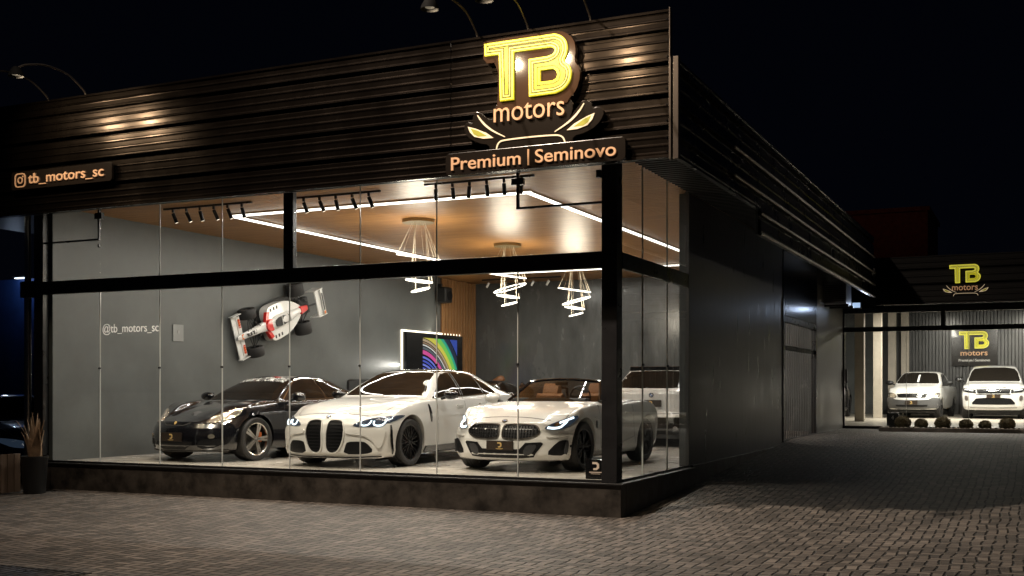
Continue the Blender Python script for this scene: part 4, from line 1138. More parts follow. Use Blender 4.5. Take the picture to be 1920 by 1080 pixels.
patch(c, 'bonnet_gap', band(smoothpoly([(-.60, .70), (-.3, .735), (0, .742), (.3, .735), (.60, .70)], 2, False), .008), 'F', M_gap, off=0.001, skirt=False)
both(c, 'bonnet_gap', band(smoothpoly([(.60, .84), (1.2, .835), (1.6, .74)], 2, False), .008), 'T', M_gap, off=0.001, skirt=False)
for l in ([(.62, .89), (.66, .6), (.56, .26)], [(-.72, .91), (-.66, .6), (-.78, .32)]):
    both(c, 'door_gap', band(smoothpoly(l, 2, False), .008), 'L', M_gap, off=0.001, skirt=False)
both(c, 'side_crease', band(smoothpoly([(.85, .72), (.2, .68), (-.9, .70)], 2, False), .016), 'L', M_carwhite, off=0.010)
both(c, 'sill_crease', band(smoothpoly([(.7, .27), (-.2, .31), (-.85, .42)], 2, False), .018), 'L', M_carwhite, off=0.012)
both(c, 'fender_vent', smoothpoly([(.82, .70), (.86, .60), (.80, .56), (.76, .63)], 1), 'L', M_gloss, off=0.01)
handles(c, ((-.48, .765),), M_carwhite)
mirror_part(c, .36, .86, .985, M_carwhite)
# cockpit
patch(c, 'cockpit', [(.50, -.62), (.50, .62), (.1, .68), (-.70, .66), (-.78, .55), (-.78, -.55), (-.70, -.66), (.1, -.68)], 'T', M_dark, off=0.006)
wbm = MB(); rows = []
for k in range(15):
    f = -1 + 2 * k / 14
    bot = Vector((.60 - .30 * f * f, .74 * f, .945)); tp = Vector((-.02 - .10 * f * f, .575 * f, 1.265 - .04 * f * f))
    rows.append((bot, tp))
for k in range(14):
    wbm.b.faces.new([wbm.b.verts.new(p) for p in (rows[k][0], rows[k + 1][0], rows[k + 1][1], rows[k][1])])
bmesh.ops.remove_doubles(wbm.b, verts=wbm.b.verts, dist=1e-4)
wscr = wbm.build('windscreen', glass('car_glass', (0.42, 0.38, 0.34), 0.05), c.root, smooth=True)
MB().tube([r[1] for r in rows], .020).tube([rows[0][0], rows[0][1]], .022).tube([rows[-1][0], rows[-1][1]], .022).build('windscreen_frame', M_gloss, wscr, smooth='auto')
# side glass
for s in (1, -1):
    b = MB(); b.prism([(.28, .93), (-.55, .92), (-.50, 1.10), (-.08, 1.225)], (0, s * .70, 0), (1, -.0, 0), (0, 0, 1), (0, s * 1, 0), .006)
    b.build('side_window', glass('car_glass', (0.42, 0.38, 0.34), 0.05), c.root)
    st = MB(); bm_ = st.b
    prof = smoothpoly([(-.02, .90), (.02, 1.02), (.0, 1.10), (-.06, 1.20), (-.13, 1.21), (-.16, 1.10), (-.17, .90)], 1)
    st.prism([(p[0] - .42, p[1]) for p in prof], (0, s * .38 - .13, 0), (1, 0, 0), (0, 0, 1), (0, 1, 0), .26)
    seat = st.build('seat', M_tan, c.root, bevel=.03)
    b = MB(); b.prism([(p[0] - .42, p[1]) for p in smoothpoly([(.05, .90), (.06, 1.05), (-.05, 1.05), (-.12, .9)], 1)], (0, s * .38 - .22, 0), (1, 0, 0), (0, 0, 1), (0, 1, 0), .44)
    b.build('seat_bolster', M_tan, seat, bevel=.03)
    b = MB(); b.tube([(-.72, s * .38 - .17, .92), (-.72, s * .38 - .15, 1.12), (-.72, s * .38, 1.16), (-.72, s * .38 + .15, 1.12), (-.72, s * .38 + .17, .92)], .025); b.build('roll_hoop', M_gloss, c.root, smooth='auto')
b = MB(); b.lathe([(.16, -.012), (.172, 0), (.16, .012), (.148, 0)], 28, 'X', (.18, .38, 1.0), closed=True); b.box((.18, .38, 1.0), (.02, .30, .03)); b.build('steering_wheel', M_dark, c.root, smooth='auto')
b = MB(); b.span((.30, -.6, .92), (.48, .6, .99)); b.build('dashboard', M_dark, c.root, bevel=.03)
b = MB(); b.box((-.0, 0, 1.20), (.03, .2, .055)); b.build('rear_view_mirror', M_dark, c.root, bevel=.01)
finish(c, SZ4, (1.235, -1.235), M_rimdark, 'twin', rim_r=.75, width=.26)
both(c, 'tail_light', smoothpoly([(.50, .72), (.80, .74), (.82, .80), (.55, .80)], 1), 'B', M_red)

# ---------------- black sports coupe
SP = dict(x=(2.06, -2.26), hw=0.90, wr=0.33, arches=((1.21, 0.375), (-1.21, 0.385)),
    top=[(2.06, .60), (1.85, .685), (1.5, .78), (1.1, .84), (.80, .885), (.68, .905), (.35, 1.105), (.05, 1.245), (-.25, 1.305), (-.6, 1.30), (-1.0, 1.215), (-1.5, 1.04), (-1.9, .92), (-2.26, .84)],
    belt=[(2.06, .56), (1.8, .73), (1.5, .83), (1.21, .875), (.8, .90), (.3, .895), (-.3, .90), (-.9, .945), (-1.3, .955), (-1.8, .89), (-2.26, .78)],
    w=[(2.06, .84), (1.6, .875), (1.21, .895), (.8, .865), (.2, .855), (-.4, .865), (-.9, .895), (-1.25, .905), (-1.8, .88), (-2.26, .80)],
    zb=[(2.06, .16), (1.3, .15), (-1.4, .18), (-2.26, .30)],
    sh=[(2.06, .40), (1.21, .56), (0, .56), (-1.21, .60), (-2.26, .60)],
    rw=[(2.06, .46), (1.5, .48), (1.1, .56), (.75, .70), (.68, .70), (.3, .62), (0, .55), (-.6, .51), (-1.2, .52), (-1.9, .56), (-2.26, .55)],
    plan_f=(0.52, 2.4), plan_r=(0.4, 2.6), prof_f=[(.14, .07), (.25, .0), (.40, .0), (.50, .03), (.60, .10), (.70, .18), (.8, .22)], prof_r=[(.25, .10), (.45, .0), (.7, .05), (.85, .12)], crown=.035, nf=0.95)
def coupe(name, label, loc, heading, detail=True):
    c = newcar(name, label, 'car', loc, heading, SP, M_carblack)
    patch(c, 'windscreen', sym([(0.40, .918), (.655, .912), (.68, .94), (.59, 1.12), (.52, 1.215), (.46, 1.25), (.25, 1.265)]), 'F', M_tintbrown, off=0.004)
    both(c, 'side_window', smoothpoly([(.42, .94), (-.45, .945), (-.45, 1.245), (-.15, 1.245), (.08, 1.175)], 0), 'L', M_tintbrown, off=0.005)
    both(c, 'quarter_window', smoothpoly([(-.49, .95), (-.95, .985), (-1.05, 1.01), (-.85, 1.12), (-.49, 1.235)], 0), 'L', M_tintbrown, off=0.005)
    both(c, 'window_trim', band(smoothpoly([(.50, .925), (.08, 1.20), (-.15, 1.265), (-.45, 1.265), (-.85, 1.14), (-1.10, 1.0)], 2, False), .012), 'L', M_chrome, off=0.004, step=.06)
    hl = [(.46, .585), (.54, .565), (.66, .60), (.77, .67), (.80, .76), (.74, .795), (.62, .765), (.50, .69)]
    H = both(c, 'headlight', smoothpoly(hl, 2), 'F', M_lenswarm, off=0.012, step=.03)
    for k, hh in enumerate(H):
        sg = 1 if k == 0 else -1
        for cy, cz, r in ((.545, .615, .035), (.63, .675, .05), (.72, .73, .042)):
            patch(c, 'lamp_bowl', [(sg * (cy + r * math.cos(a)), cz + r * math.sin(a)) for a in [2 * math.pi * j / 16 for j in range(16)]], 'F', mat('lamp_bowl', (0.6, 0.55, 0.48), 0.08, 0.9, emit=(1, .85, .65), es=0.12), off=0.018, step=.03, parent=hh)
    for r_, cy in ((.038, .60),):
        both(c, 'fog_light', [(cy + r_ * math.cos(a), .385 + r_ * .85 * math.sin(a)) for a in [2 * math.pi * j / 16 for j in range(16)]], 'F', M_lenswarm, off=0.014)
    patch(c, 'lower_intake', smoothpoly(sym([(.22, .19), (.34, .26), (.36, .31)]), 0), 'F', M_grille, off=0.004)
    both(c, 'side_intake', smoothpoly([(.42, .20), (.66, .22), (.74, .33), (.66, .355), (.44, .34)], 1), 'F', M_grille, off=0.005)
    patch(c, 'lip', sym([(0.4, .165), (.76, .185), (.80, .165), (.5, .15)]), 'F', mat('grey_lip', (0.06, 0.055, 0.05), 0.4), off=0.02)
    both(c, 'side_marker', smoothpoly([(1.60, .60), (1.72, .585), (1.72, .61), (1.60, .63)], 1), 'L', mat('marker_lens', (0.5, 0.42, 0.33), 0.15, coat=1), off=0.006)
    plate(c, 2.055, .375, .42, .13)
    h = c.bvh.ray_cast(Vector((5, 0, .555)), Vector((-1, 0, 0)), 10)
    patch(c, 'bonnet_crest', smoothpoly([(-.02, .60), (.02, .60), (.022, .575), (0, .55), (-.022, .575)], 1), 'F', M_gold, off=0.006, step=.03)
    both(c, 'bonnet_gap', band(smoothpoly([(.75, .68), (1.3, .60), (1.75, .44), (1.98, .25), (2.0, 0)], 2, False), .007), 'T', M_gap, off=0.001, skirt=False)
    for l in ([(.55, .90), (.62, .6), (.5, .26)], [(-.50, .92), (-.46, .6), (-.56, .28)]):
        both(c, 'door_gap', band(smoothpoly(l, 2, False), .007), 'L', M_gap, off=0.001, skirt=False)
    if detail:
        # white script banner along the top of the windscreen
        t = text_obj('banner_lettering', 'RAW AUTOMOTIVE', M_white, .92, .058, (0, 0, 0), (0, 0, 0), c.root, 0.0, 0.01)
        for v in t.data.vertices:
            y = v.co.x - .46; z = 1.205 + v.co.y - .20 * y * y * .55
            h = c.bvh.ray_cast(Vector((5, y, z)), Vector((-1, 0, 0)), 10)
            v.co = (h[0] + h[1] * .012) if h[0] else Vector((.1, y, z))
    handles(c, ((-.30, .80),), M_carblack)
    mirror_part(c, .40, .84, .965, M_carblack)
    finish(c, SP, (1.21, -1.21), M_rimsilver, 'five', mat('orange_caliper', (0.45, 0.10, 0.02), 0.4), rim_r=.76, width=.25)
    both(c, 'tail_light', smoothpoly([(.45, .66), (.76, .68), (.78, .76), (.5, .78)], 1), 'B', M_red)
    return c
PC = coupe('black_sports_coupe', 'glossy black sports coupe with silver five spoke wheels and windscreen banner, leftmost in window', (-7.27, 2.86, ZF), rad(-95.5))
PC.root.scale = (1.055, 1.055, 1.03)
coupe('black_sports_coupe', 'black coupe parked behind the white saloon, only its mirror and roof edge showing', (-6.7, 9.6, ZF), rad(-90), False)

# ---------------- white crossover seen from behind
SX_ = dict(x=(2.2, -2.25), hw=0.92, wr=0.36, arches=((1.38, 0.43), (-1.38, 0.43)),
    top=[(2.2, .85), (1.9, .95), (1.3, 1.03), (1.0, 1.06), (.5, 1.36), (.15, 1.52), (-.3, 1.58), (-1.2, 1.56), (-1.75, 1.50), (-1.95, 1.36), (-2.1, 1.15), (-2.2, 1.05), (-2.25, .95)],
    belt=[(2.2, .80), (1.38, .95), (.8, 1.0), (0, 1.02), (-1, 1.06), (-2.0, 1.08), (-2.25, .9)],
    w=[(2.2, .86), (1.38, .93), (.8, .90), (-.8, .90), (-1.38, .94), (-2.0, .92), (-2.25, .88)],
    zb=[(2.2, .25), (0, .24), (-1.6, .28), (-2.25, .36)], sh=[(2.2, .6), (0, .7), (-2.25, .74)],
    rw=[(2.2, .6), (1.2, .68), (.9, .74), (.4, .66), (0, .61), (-1.2, .60), (-1.8, .60), (-2.05, .68), (-2.25, .72)],
    plan_f=(0.3, 3.0), plan_r=(0.22, 3.4), prof_f=[(.2, .05), (.4, .0), (.7, .02), (.9, .1)], prof_r=[(.3, .06), (.45, .0), (.62, .0), (.66, .05), (.95, .06), (1.05, .0), (1.3, .1), (1.5, .2)], nr=.5)
c = newcar('white_crossover', 'white crossover seen from behind with dark roof spoiler, through the side window', 'car', (-2.22, 10.2, ZF), rad(91), SX_, M_carwhite)
patch(c, 'rear_window', smoothpoly(sym([(0.3, 1.13), (.66, 1.14), (.70, 1.18), (.60, 1.40), (.52, 1.45), (.2, 1.465)]), 0), 'B', M_tintbrown, off=0.006)
b = MB()
b.span((-1.80, -.56, 1.47), (-1.40, .56, 1.555)); b.build('roof_spoiler', M_gloss, c.root, bevel=.012)
both(c, 'tail_light', smoothpoly([(.62, .90), (.84, .92), (.86, .98), (.80, 1.0), (.64, .96)], 1), 'B', M_red, off=.01)
patch(c, 'bumper_lower', smoothpoly(sym([(.3, .36), (.78, .38), (.84, .50), (.80, .58), (.3, .575)]), 0), 'B', M_grille, off=.012)
patch(c, 'tailgate_gap', band([(-.78, .66), (-.3, .64), (.3, .64), (.78, .66)], .012), 'B', M_gap, off=.002, skirt=False)
patch(c, 'tailgate_crease', band(smoothpoly([(-.80, 1.07), (0, 1.09), (.80, 1.07)], 1, False), .02), 'B', M_carwhite, off=.012)
roundel(c, 0, 1.0, .048, 'B')
plate(c, -2.235, .84, .42, .13, back=True)
b = MB(); b.cyl((-2.23, .5, .36), (-2.3, .5, .36), .05, n=16); b.cyl((-2.23, -.5, .36), (-2.3, -.5, .36), .05, n=16); b.build('exhaust', M_chrome, c.root, smooth='auto')
both(c, 'side_window', smoothpoly([(.75, 1.07), (-1.3, 1.11), (-1.55, 1.2), (-1.2, 1.44), (-.2, 1.47), (.3, 1.38)], 0), 'L', M_tint, off=.005)
mirror_part(c, .75, .88, 1.12, M_carwhite)
finish(c, SX_, (1.38, -1.38), M_rimdark, 'twin', rim_r=.72, width=.24)

# ---------------- far pickup
SK = dict(x=(2.15, -2.25), hw=0.83, wr=0.31, arches=((1.38, 0.37), (-1.35, 0.37)),
    top=[(2.15, .86), (1.95, .93), (1.5, 1.02), (1.15, 1.08), (1.0, 1.11), (.6, 1.36), (.3, 1.49), (-.1, 1.53), (-.5, 1.52), (-.72, 1.40), (-.8, 1.04), (-2.25, 1.04)],
    belt=[(2.15, .80), (1.8, .90), (1.2, .98), (.5, .99), (-.6, 1.0), (-.9, 1.01), (-2.25, 1.01)],
    w=[(2.15, .78), (1.38, .83), (.5, .82), (-1.35, .83), (-2.25, .80)],
    zb=[(2.15, .28), (0, .26), (-2.25, .34)], sh=[(2.15, .6), (0, .66), (-2.25, .68)],
    rw=[(2.15, .55), (1.3, .62), (1.0, .70), (.5, .62), (0, .58), (-.5, .58), (-.8, .66), (-2.25, .68)],
    plan_f=(0.30, 2.6), plan_r=(0.06, 4), prof_f=[(.28, .05), (.4, .0), (.6, .0), (.75, .06), (.9, .18)], prof_r=[(.3, 0), (1, 0)])
c = newcar('white_pickup', 'small white pickup with unpainted grey bumper in the rear showroom', 'car', (1.0, 27.6, 0.58), rad(-94), SK, M_carwhite)
patch(c, 'windscreen', sym([(.3, 1.12), (.64, 1.115), (.66, 1.15), (.56, 1.40), (.50, 1.455), (.25, 1.475)]), 'F', M_tint, off=.005)
patch(c, 'windscreen_sticker', [(-.03 + .0, 1.16), (.03, 1.16), (.03, 1.40), (-.03, 1.40)], 'F', mat('white_sticker', (0.7, .7, .68), .5, emit=(.9, .88, .8), es=.35), off=.010)
patch(c, 'bumper', smoothpoly(sym([(.4, .30), (.74, .33), (.80, .45), (.80, .64), (.62, .66), (.50, .60), (.3, .58)]), 0), 'F', M_cargrey, off=.025)
patch(c, 'grille', smoothpoly(sym([(.2, .66), (.40, .66), (.46, .77), (.2, .79)]), 0), 'F', M_grille, off=.012)
for z in (.685, .725, .765): patch(c, 'grille_slat', band([(-.43, z), (0, z), (.43, z)], .014), 'F', M_chrome, off=.018, step=.08)
patch(c, 'grille_emblem', [(-.05, .69), (.05, .69), (.05, .77), (-.05, .77)], 'F', M_chrome, off=.025)
patch(c, 'lower_grille', sym([(.3, .375), (.46, .385), (.48, .43), (.3, .425)]), 'F', M_grille, off=.032)
both(c, 'headlight', smoothpoly([(.44, .655), (.72, .66), (.79, .70), (.80, .80), (.72, .82), (.52, .79)], 1), 'F', M_lenswarm, off=.014)
plate(c, 2.19, .50, .38, .12)
both(c, 'side_window', [(.80, 1.03), (-.60, 1.04), (-.55, 1.42), (.05, 1.44), (.35, 1.36)], 'L', M_tint, off=.005)
for l in ([(.82, 1.0), (.86, .7), (.8, .4)], [(-.62, 1.0), (-.6, .4)]): both(c, 'door_gap', band(l, .01), 'L', M_gap, off=.001, skirt=False)
mirror_part(c, .72, .82, 1.14, M_dark, sc_=1.1)
finish(c, SK, (1.38, -1.35), M_dark, 'disc', rim_r=.64, width=.19)

# ---------------- far SUV
SL = dict(x=(2.25, -2.3), hw=0.95, wr=0.37, arches=((1.38, 0.44), (-1.36, 0.44)),
    top=[(2.25, .98), (2.05, 1.06), (1.6, 1.12), (1.15, 1.16), (1.0, 1.19), (.55, 1.48), (.2, 1.66), (-.2, 1.71), (-1.6, 1.66), (-2.0, 1.50), (-2.25, 1.15), (-2.3, 1.05)],
    belt=[(2.25, .93), (1.38, 1.06), (.8, 1.10), (-1.5, 1.15), (-2.3, 1.0)],
    w=[(2.25, .90), (1.38, .95), (0, .93), (-1.36, .96), (-2.3, .9)],
    zb=[(2.25, .28), (0, .27), (-2.3, .36)], sh=[(2.25, .7), (0, .78), (-2.3, .78)],
    rw=[(2.25, .72), (1.3, .76), (1.0, .80), (.5, .72), (0, .66), (-1.5, .65), (-2.3, .75)],
    plan_f=(0.30, 3.2), plan_r=(0.2, 4), prof_f=[(.28, .06), (.4, .0), (.7, .0), (.85, .03), (1.0, .12)], prof_r=[(.3, .05), (.5, 0), (1, .04)])
c = newcar('white_suv', 'large white off-road SUV on the right in the rear showroom under the wall sign', 'car', (3.23, 27.7, 0.58), rad(-89), SL, M_carwhite)
patch(c, 'windscreen', sym([(.4, 1.19), (.74, 1.185), (.765, 1.22), (.68, 1.50), (.60, 1.60), (.3, 1.635)]), 'F', M_tint, off=.005)
patch(c, 'grille', sym([(.3, .80), (.46, .80), (.50, .93), (.3, .935)]), 'F', M_grille, off=.012)
for z in (.835, .88): patch(c, 'grille_bar', band([(-.46, z), (0, z), (.46, z)], .012), 'F', M_chrome, off=.018, step=.08)
both(c, 'headlight', smoothpoly([(.50, .81), (.80, .84), (.90, .88), (.90, .95), (.80, .945), (.51, .925)], 0), 'F', M_grille, off=.014)
both(c, 'daytime_light', band([(.58, .88), (.72, .90), (.82, .915)], .03), 'F', mat('soft_lamp', (.6, .6, .6), .2, emit=(.9, .95, 1), es=.5), off=.02)
patch(c, 'lower_grille', sym([(.3, .45), (.60, .455), (.62, .50), (.50, .64), (.3, .66)]), 'F', M_grille, off=.010)
patch(c, 'bumper_gap', band([(-.5, .765), (0, .755), (.5, .765)], .02), 'F', M_grille, off=.008)
both(c, 'bumper_vent', smoothpoly([(.73, .56), (.83, .58), (.83, .73), (.74, .73)], 1), 'F', mat('vent_metal', (.25, .22, .2), .3, .6), off=.012)
patch(c, 'skid_plate', sym([(.3, .33), (.66, .34), (.68, .385), (.3, .37)]), 'F', mat('skid_metal', (.35, .34, .33), .35, .5), off=.014)
patch(c, 'bonnet_lettering_strip', band([(-.36, .985), (0, .995), (.36, .985)], .022), 'F', M_gap, off=.006, skirt=False)
plate(c, 2.27, .715, .40, .12)
both(c, 'side_window', [(.80, 1.14), (-1.9, 1.2), (-1.7, 1.52), (-.2, 1.58), (.25, 1.5)], 'L', M_tint, off=.005)
mirror_part(c, .72, .93, 1.24, M_gloss, sc_=1.15)
finish(c, SL, (1.38, -1.36), M_rimdark, 'twin', rim_r=.70, width=.24)

# ---------------- other cars at the edges
saloon('dark_saloon', 'dark saloon behind the beige columns at the left of the rear showroom', 'car', (-2.2, 25.5, 0.58), rad(-90), M_carblack, M_gloss, False)
saloon('dark_navy_saloon', 'dark car with a silver roof line parked outside beyond the plank fence', 'car', (-11.9, 1.6, 0.0), rad(-20), mat('navy_car_paint', (0.01, 0.014, 0.035), .2, coat=1), M_gloss, False)

# ================================================================ THINGS INSIDE THE SHOWROOM
def chandelier(y, label, seed):
    c = empty('ring_chandelier', label, 'chandelier', (-4.85, y, 4.355), 0, 'ring chandeliers in a row under the ceiling')
    b = MB(); b.cyl((0, 0, -0.05), (0, 0, 0), 0.27, n=36); b.build('canopy', mat('brass_canopy', (0.30, 0.24, 0.13), 0.35, 0.8), c, smooth='auto')
    rings = [((0.0, 0.0, -0.62), 0.36, (0.05, 0.17)), ((0.05, 0.0, -0.86), 0.31, (0.10, -0.26)), ((0.0, 0.02, -1.02), 0.22, (0.1, 0.18)), ((0.04, 0.0, -1.17), 0.15, (0.1, -0.22))]
    wires = MB()
    for k, (ct, r, (tx, ty)) in enumerate(rings):
        pts = []
        for j in range(40):
            a = 2 * math.pi * j / 40; x = r * math.cos(a); yy = r * math.sin(a)
            pts.append((ct[0] + x, ct[1] + yy, ct[2] + yy * tx - x * ty * 1.0))
        b = MB(); b.tube(pts, 0.011, 6, True); b.build('light_ring', M_ledwarm, c, smooth=True)
        for j in ((2, 8, 15, 22, 28, 35) if k == 0 else (4, 17, 30)):
            p = pts[j]; a = 2 * math.pi * j / 40
            wires.tube([(0.11 * math.cos(a), 0.11 * math.sin(a), -0.05), p], 0.0028, 4)
    wires.build('suspension_wires', mat('wire_steel', (0.75, 0.66, 0.52), 0.4, 0.3), c)
chandelier(3.7, 'nearest tilted-ring chandelier, above the white saloon', 1)
chandelier(7.2, 'middle of the three tilted-ring chandeliers, between the other two', 2)
chandelier(10.7, 'farthest tilted-ring chandelier, next to the corner post', 3)

def track(x0, x1, y, n, label, tilt):
    t = empty('track_light', label, 'track light', ((x0 + x1) / 2, y, 4.355), 0, 'black spotlight tracks on the ceiling')
    L_ = x1 - x0
    MB().box((0, 0, -0.02), (L_ + .1, .035, .03)).build('rail', M_blackmetal, t)
    for k in range(n):
        x = -L_ / 2 + L_ * (k + .5) / n
        b = MB(); b.box((x, 0, -.055), (.03, .03, .05))
        p0 = Vector((x, 0, -.09)); p1 = p0 + Vector((tilt + .02 * math.sin(k * 2.3), .05, -.145))
        b.cyl(p0, p1, .028, n=16)
        h = b.build('spot_head', M_blackmetal, t, smooth='auto')
        MB().cyl(p1 + (p1 - p0).normalized() * 0.001, p1 + (p1 - p0).normalized() * .004, .023, n=16).build('lens', emis('spot_lens', (1, .85, .65), 3.0), h)
track(-7.80, -6.20, 0.95, 6, 'leftmost black track of six spotlights behind the upper glass', .03)
track(-5.35, -3.95, 0.95, 5, 'middle black spotlight track, just right of the upper mullion', .03)
track(-3.05, -1.50, 0.80, 6, 'right black track of six spotlights by the lit ceiling near the corner', -.02)
for x in (-5.3, -4.8, -4.3):
    pass
tr = empty('track_light', 'distant small track of white spotlights near the rear wall', 'track light', (-7.4, 13.4, 4.355), 0, 'black spotlight tracks on the ceiling')
MB().box((0, 0, -.02), (2.2, .03, .03)).build('rail', M_blackmetal, tr)
for k in range(5):
    b = MB(); x = -.9 + k * .42; b.cyl((x, 0, -.1), (x - .05, -.04, -.22), .03, n=12); b.build('spot_head', M_white, tr, smooth='auto')

# model racing car hung nose-down on the left wall.  local: X = towards nose, Y = across, Z = out of the wall
f1 = empty('racing_car_model', 'white and red single-seater racing car model hung tilted on the grey wall', 'car model', (-9.28, 5.62, 2.93))
ax = Vector((0, -0.940, -0.342)); up = Vector((1, 0, 0)); sd = up.cross(ax)
f1.matrix_world = Matrix(((ax.x, sd.x, up.x, -9.28), (ax.y, sd.y, up.y, 5.47), (ax.z, sd.z, up.z, 2.88), (0, 0, 0, 1))) @ Matrix.Diagonal((.87, .90, .95, 1))
FW = mat('racing_white', (0.78, 0.78, 0.76), 0.3, coat=.5); FRd = mat('racing_red', (0.62, 0.018, 0.015), 0.35, coat=.4, emit=(.6, .02, .02), es=.06); FO = mat('racing_orange', (0.75, 0.22, 0.04), .4)
def hull(secs, n=20):
    b = MB(); rg = []
    for x, w_, h_, z in secs:
        rg.append(b.ring([(x, w_ * math.copysign(abs(math.cos(t)) ** .7, math.cos(t)), z + h_ * math.copysign(abs(math.sin(t)) ** .7, math.sin(t))) for t in [2 * math.pi * k / n for k in range(n)]]))
    for i in range(len(rg) - 1):
        for k in range(n): b.b.faces.new((rg[i][k], rg[i][(k + 1) % n], rg[i + 1][(k + 1) % n], rg[i + 1][k]))
    b.b.faces.new(rg[0]); b.b.faces.new(rg[-1][::-1]); return b
body = hull([(1.38, .035, .02, .16), (1.30, .06, .035, .17), (.95, .075, .05, .20), (.62, .095, .075, .22), (.45, .12, .10, .24), (.1, .15, .13, .25), (-.3, .12, .14, .27), (-.8, .07, .10, .25), (-1.05, .04, .06, .22)])
fb = body.build('body', FW, f1, smooth='auto')
for s in (1, -1):
    b = MB(); q = smoothpoly([(.42, .10), (.40, .34), (.20, .40), (-.40, .36), (-.85, .12), (-.85, .05), (.3, .05)], 2)
    b.prism([(p[0], s * p[1]) for p in q], (0, 0, .10), (1, 0, 0), (0, 1, 0), (0, 0, 1), .20); b.build('sidepod', FW, f1, bevel=.025)
b = MB(); b.prism(smoothpoly([(.50, -.11), (.56, 0), (.50, .11), (.30, .14), (.36, 0), (.30, -.14)], 1), (0, 0, .30), (1, 0, 0), (0, 1, 0), (0, 0, 1), .055); b.build('red_collar', FRd, f1, bevel=.01)
for s in (1, -1):
    b = MB(); b.prism([(.52, s * .10), (.40, s * .12), (.30, s * .28), (.42, s * .30)], (0, 0, .235), (1, 0, 0), (0, 1, 0), (0, 0, 1), .075); b.build('red_shoulder', FRd, f1, bevel=.01)
b = MB(); b.prism([(-.78, -.09), (-.78, .09), (-1.05, .05), (-1.05, -.05)], (0, 0, .30), (1, 0, 0), (0, 1, 0), (0, 0, 1), .06); b.build('red_tail', FRd, f1, bevel=.01)
b = MB(); b.prism(smoothpoly([(.28, 0), (.22, .10), (-.16, .10), (-.22, 0), (-.16, -.10), (.22, -.10)], 1), (0, 0, .375), (1, 0, 0), (0, 1, 0), (0, 0, 1), .012); b.build('cockpit', M_dark, f1)
b = MB(); b.tube([(-.22, -.09, .36), (-.22, -.06, .44), (-.22, .06, .44), (-.22, .09, .36)], .02); b.tube([(.02, -.1, .39), (.02, .1, .39)], .012); b.build('roll_hoop', FW, f1, smooth='auto')
# nose sponsor blocks (unreadable marks) and orange tip band
b = MB()
for k in range(6): b.box((.62 + k * .095, 0, .275 - k * .006), (.05, .085 - .004 * k, .006)); b.box((.66 + k * .095, .03 * (-1) ** k, .272 - k * .006), (.02, .03, .006))
b.build('nose_marks', M_dark, f1)
MB().box((1.24, 0, .205), (.07, .11, .012)).build('nose_band', FO, f1)
b = MB()
for s in (1, -1):
    for k in range(3): b.box((.25 - k * .12, s * .30, .301), (.05, .07, .004))
b.build('number_marks', M_dark, f1)
fw_ = MB(); fw_.box((1.28, 0, .10), (.20, .92, .02)); fw_.box((1.20, .0, .13), (.10, .86, .015), (0, .25, 0))
fwo = fw_.build('front_wing', FW, f1, bevel=.004)
for s in (1, -1):
    MB().box((1.25, s * .47, .13), (.30, .016, .11)).build('endplate', FW, fwo); b = MB(); b.box((1.20, s * .30, .150), (.05, .16, .006), (0, .25, 0)); b.build('wing_band', FO, fwo)
    b = MB()
    for k in range(4): b.box((1.205, s * (.20 + k * .05), .158), (.05, .022, .005), (0, .25, 0))
    b.build('wing_marks', FRd, fwo)
rw_ = MB(); rw_.box((-1.42, 0, .42), (.20, .58, .03)); rw_.box((-1.52, 0, .47), (.09, .58, .02)); rwo = rw_.build('rear_wing', FW, f1, bevel=.004)
for s in (1, -1): MB().box((-1.42, s * .30, .36), (.32, .016, .26)).build('endplate', FW, rwo)
b = MB(); b.box((-1.515, 0, .482), (.05, .40, .006)); b.build('wing_marks', M_dark, rwo); MB().box((-1.515, .25, .482), (.06, .07, .007)).build('wing_band', FO, rwo)
b = MB(); b.tube([(-1.0, 0, .28), (-1.4, 0, .40)], .02); b.box((-1.15, 0, .14), (.35, .36, .14)); b.build('gearbox', M_dark, f1, smooth='auto')
b = MB(); b.prism(smoothpoly([(.6, .10), (.3, .40), (-.6, .40), (-1.1, .26), (-1.1, -.26), (-.6, -.40), (.3, -.40), (.6, -.10)], 1), (0, 0, .055), (1, 0, 0), (0, 1, 0), (0, 0, 1), .03); b.build('floor', M_dark, f1)
for wx_, wy, wr_, ww in ((.93, .42, .185, .20), (-.93, .45, .195, .27)):
    for s in (1, -1):
        b = MB(); b.lathe([(wr_ * .55, -ww / 2), (wr_ * .92, -ww / 2), (wr_, -ww * .38), (wr_, ww * .38), (wr_ * .92, ww / 2), (wr_ * .55, ww / 2)], 28, 'Y', (0, 0, 0), True)
        w_ = b.build('wheel', M_rubber, f1, smooth='auto'); w_.location = (wx_, s * wy, wr_ + .01)
        MB().cyl((0, -ww * .42, 0), (0, ww * .42, 0), wr_ * .56, n=20).build('rim', M_rimdark, w_, smooth='auto')
    b = MB()
    for s in (1, -1):
        for dx in (-.10, .0, .12): b.tube([(wx_ + dx, s * .06, .22), (wx_ - .01, s * (wy - .06), .18)], .009, 6)
        b.tube([(wx_ - .25, s * .08, .28), (wx_, s * (wy - .06), .17)], .009, 6)
    b.build('suspension', M_dark, f1, smooth='auto')

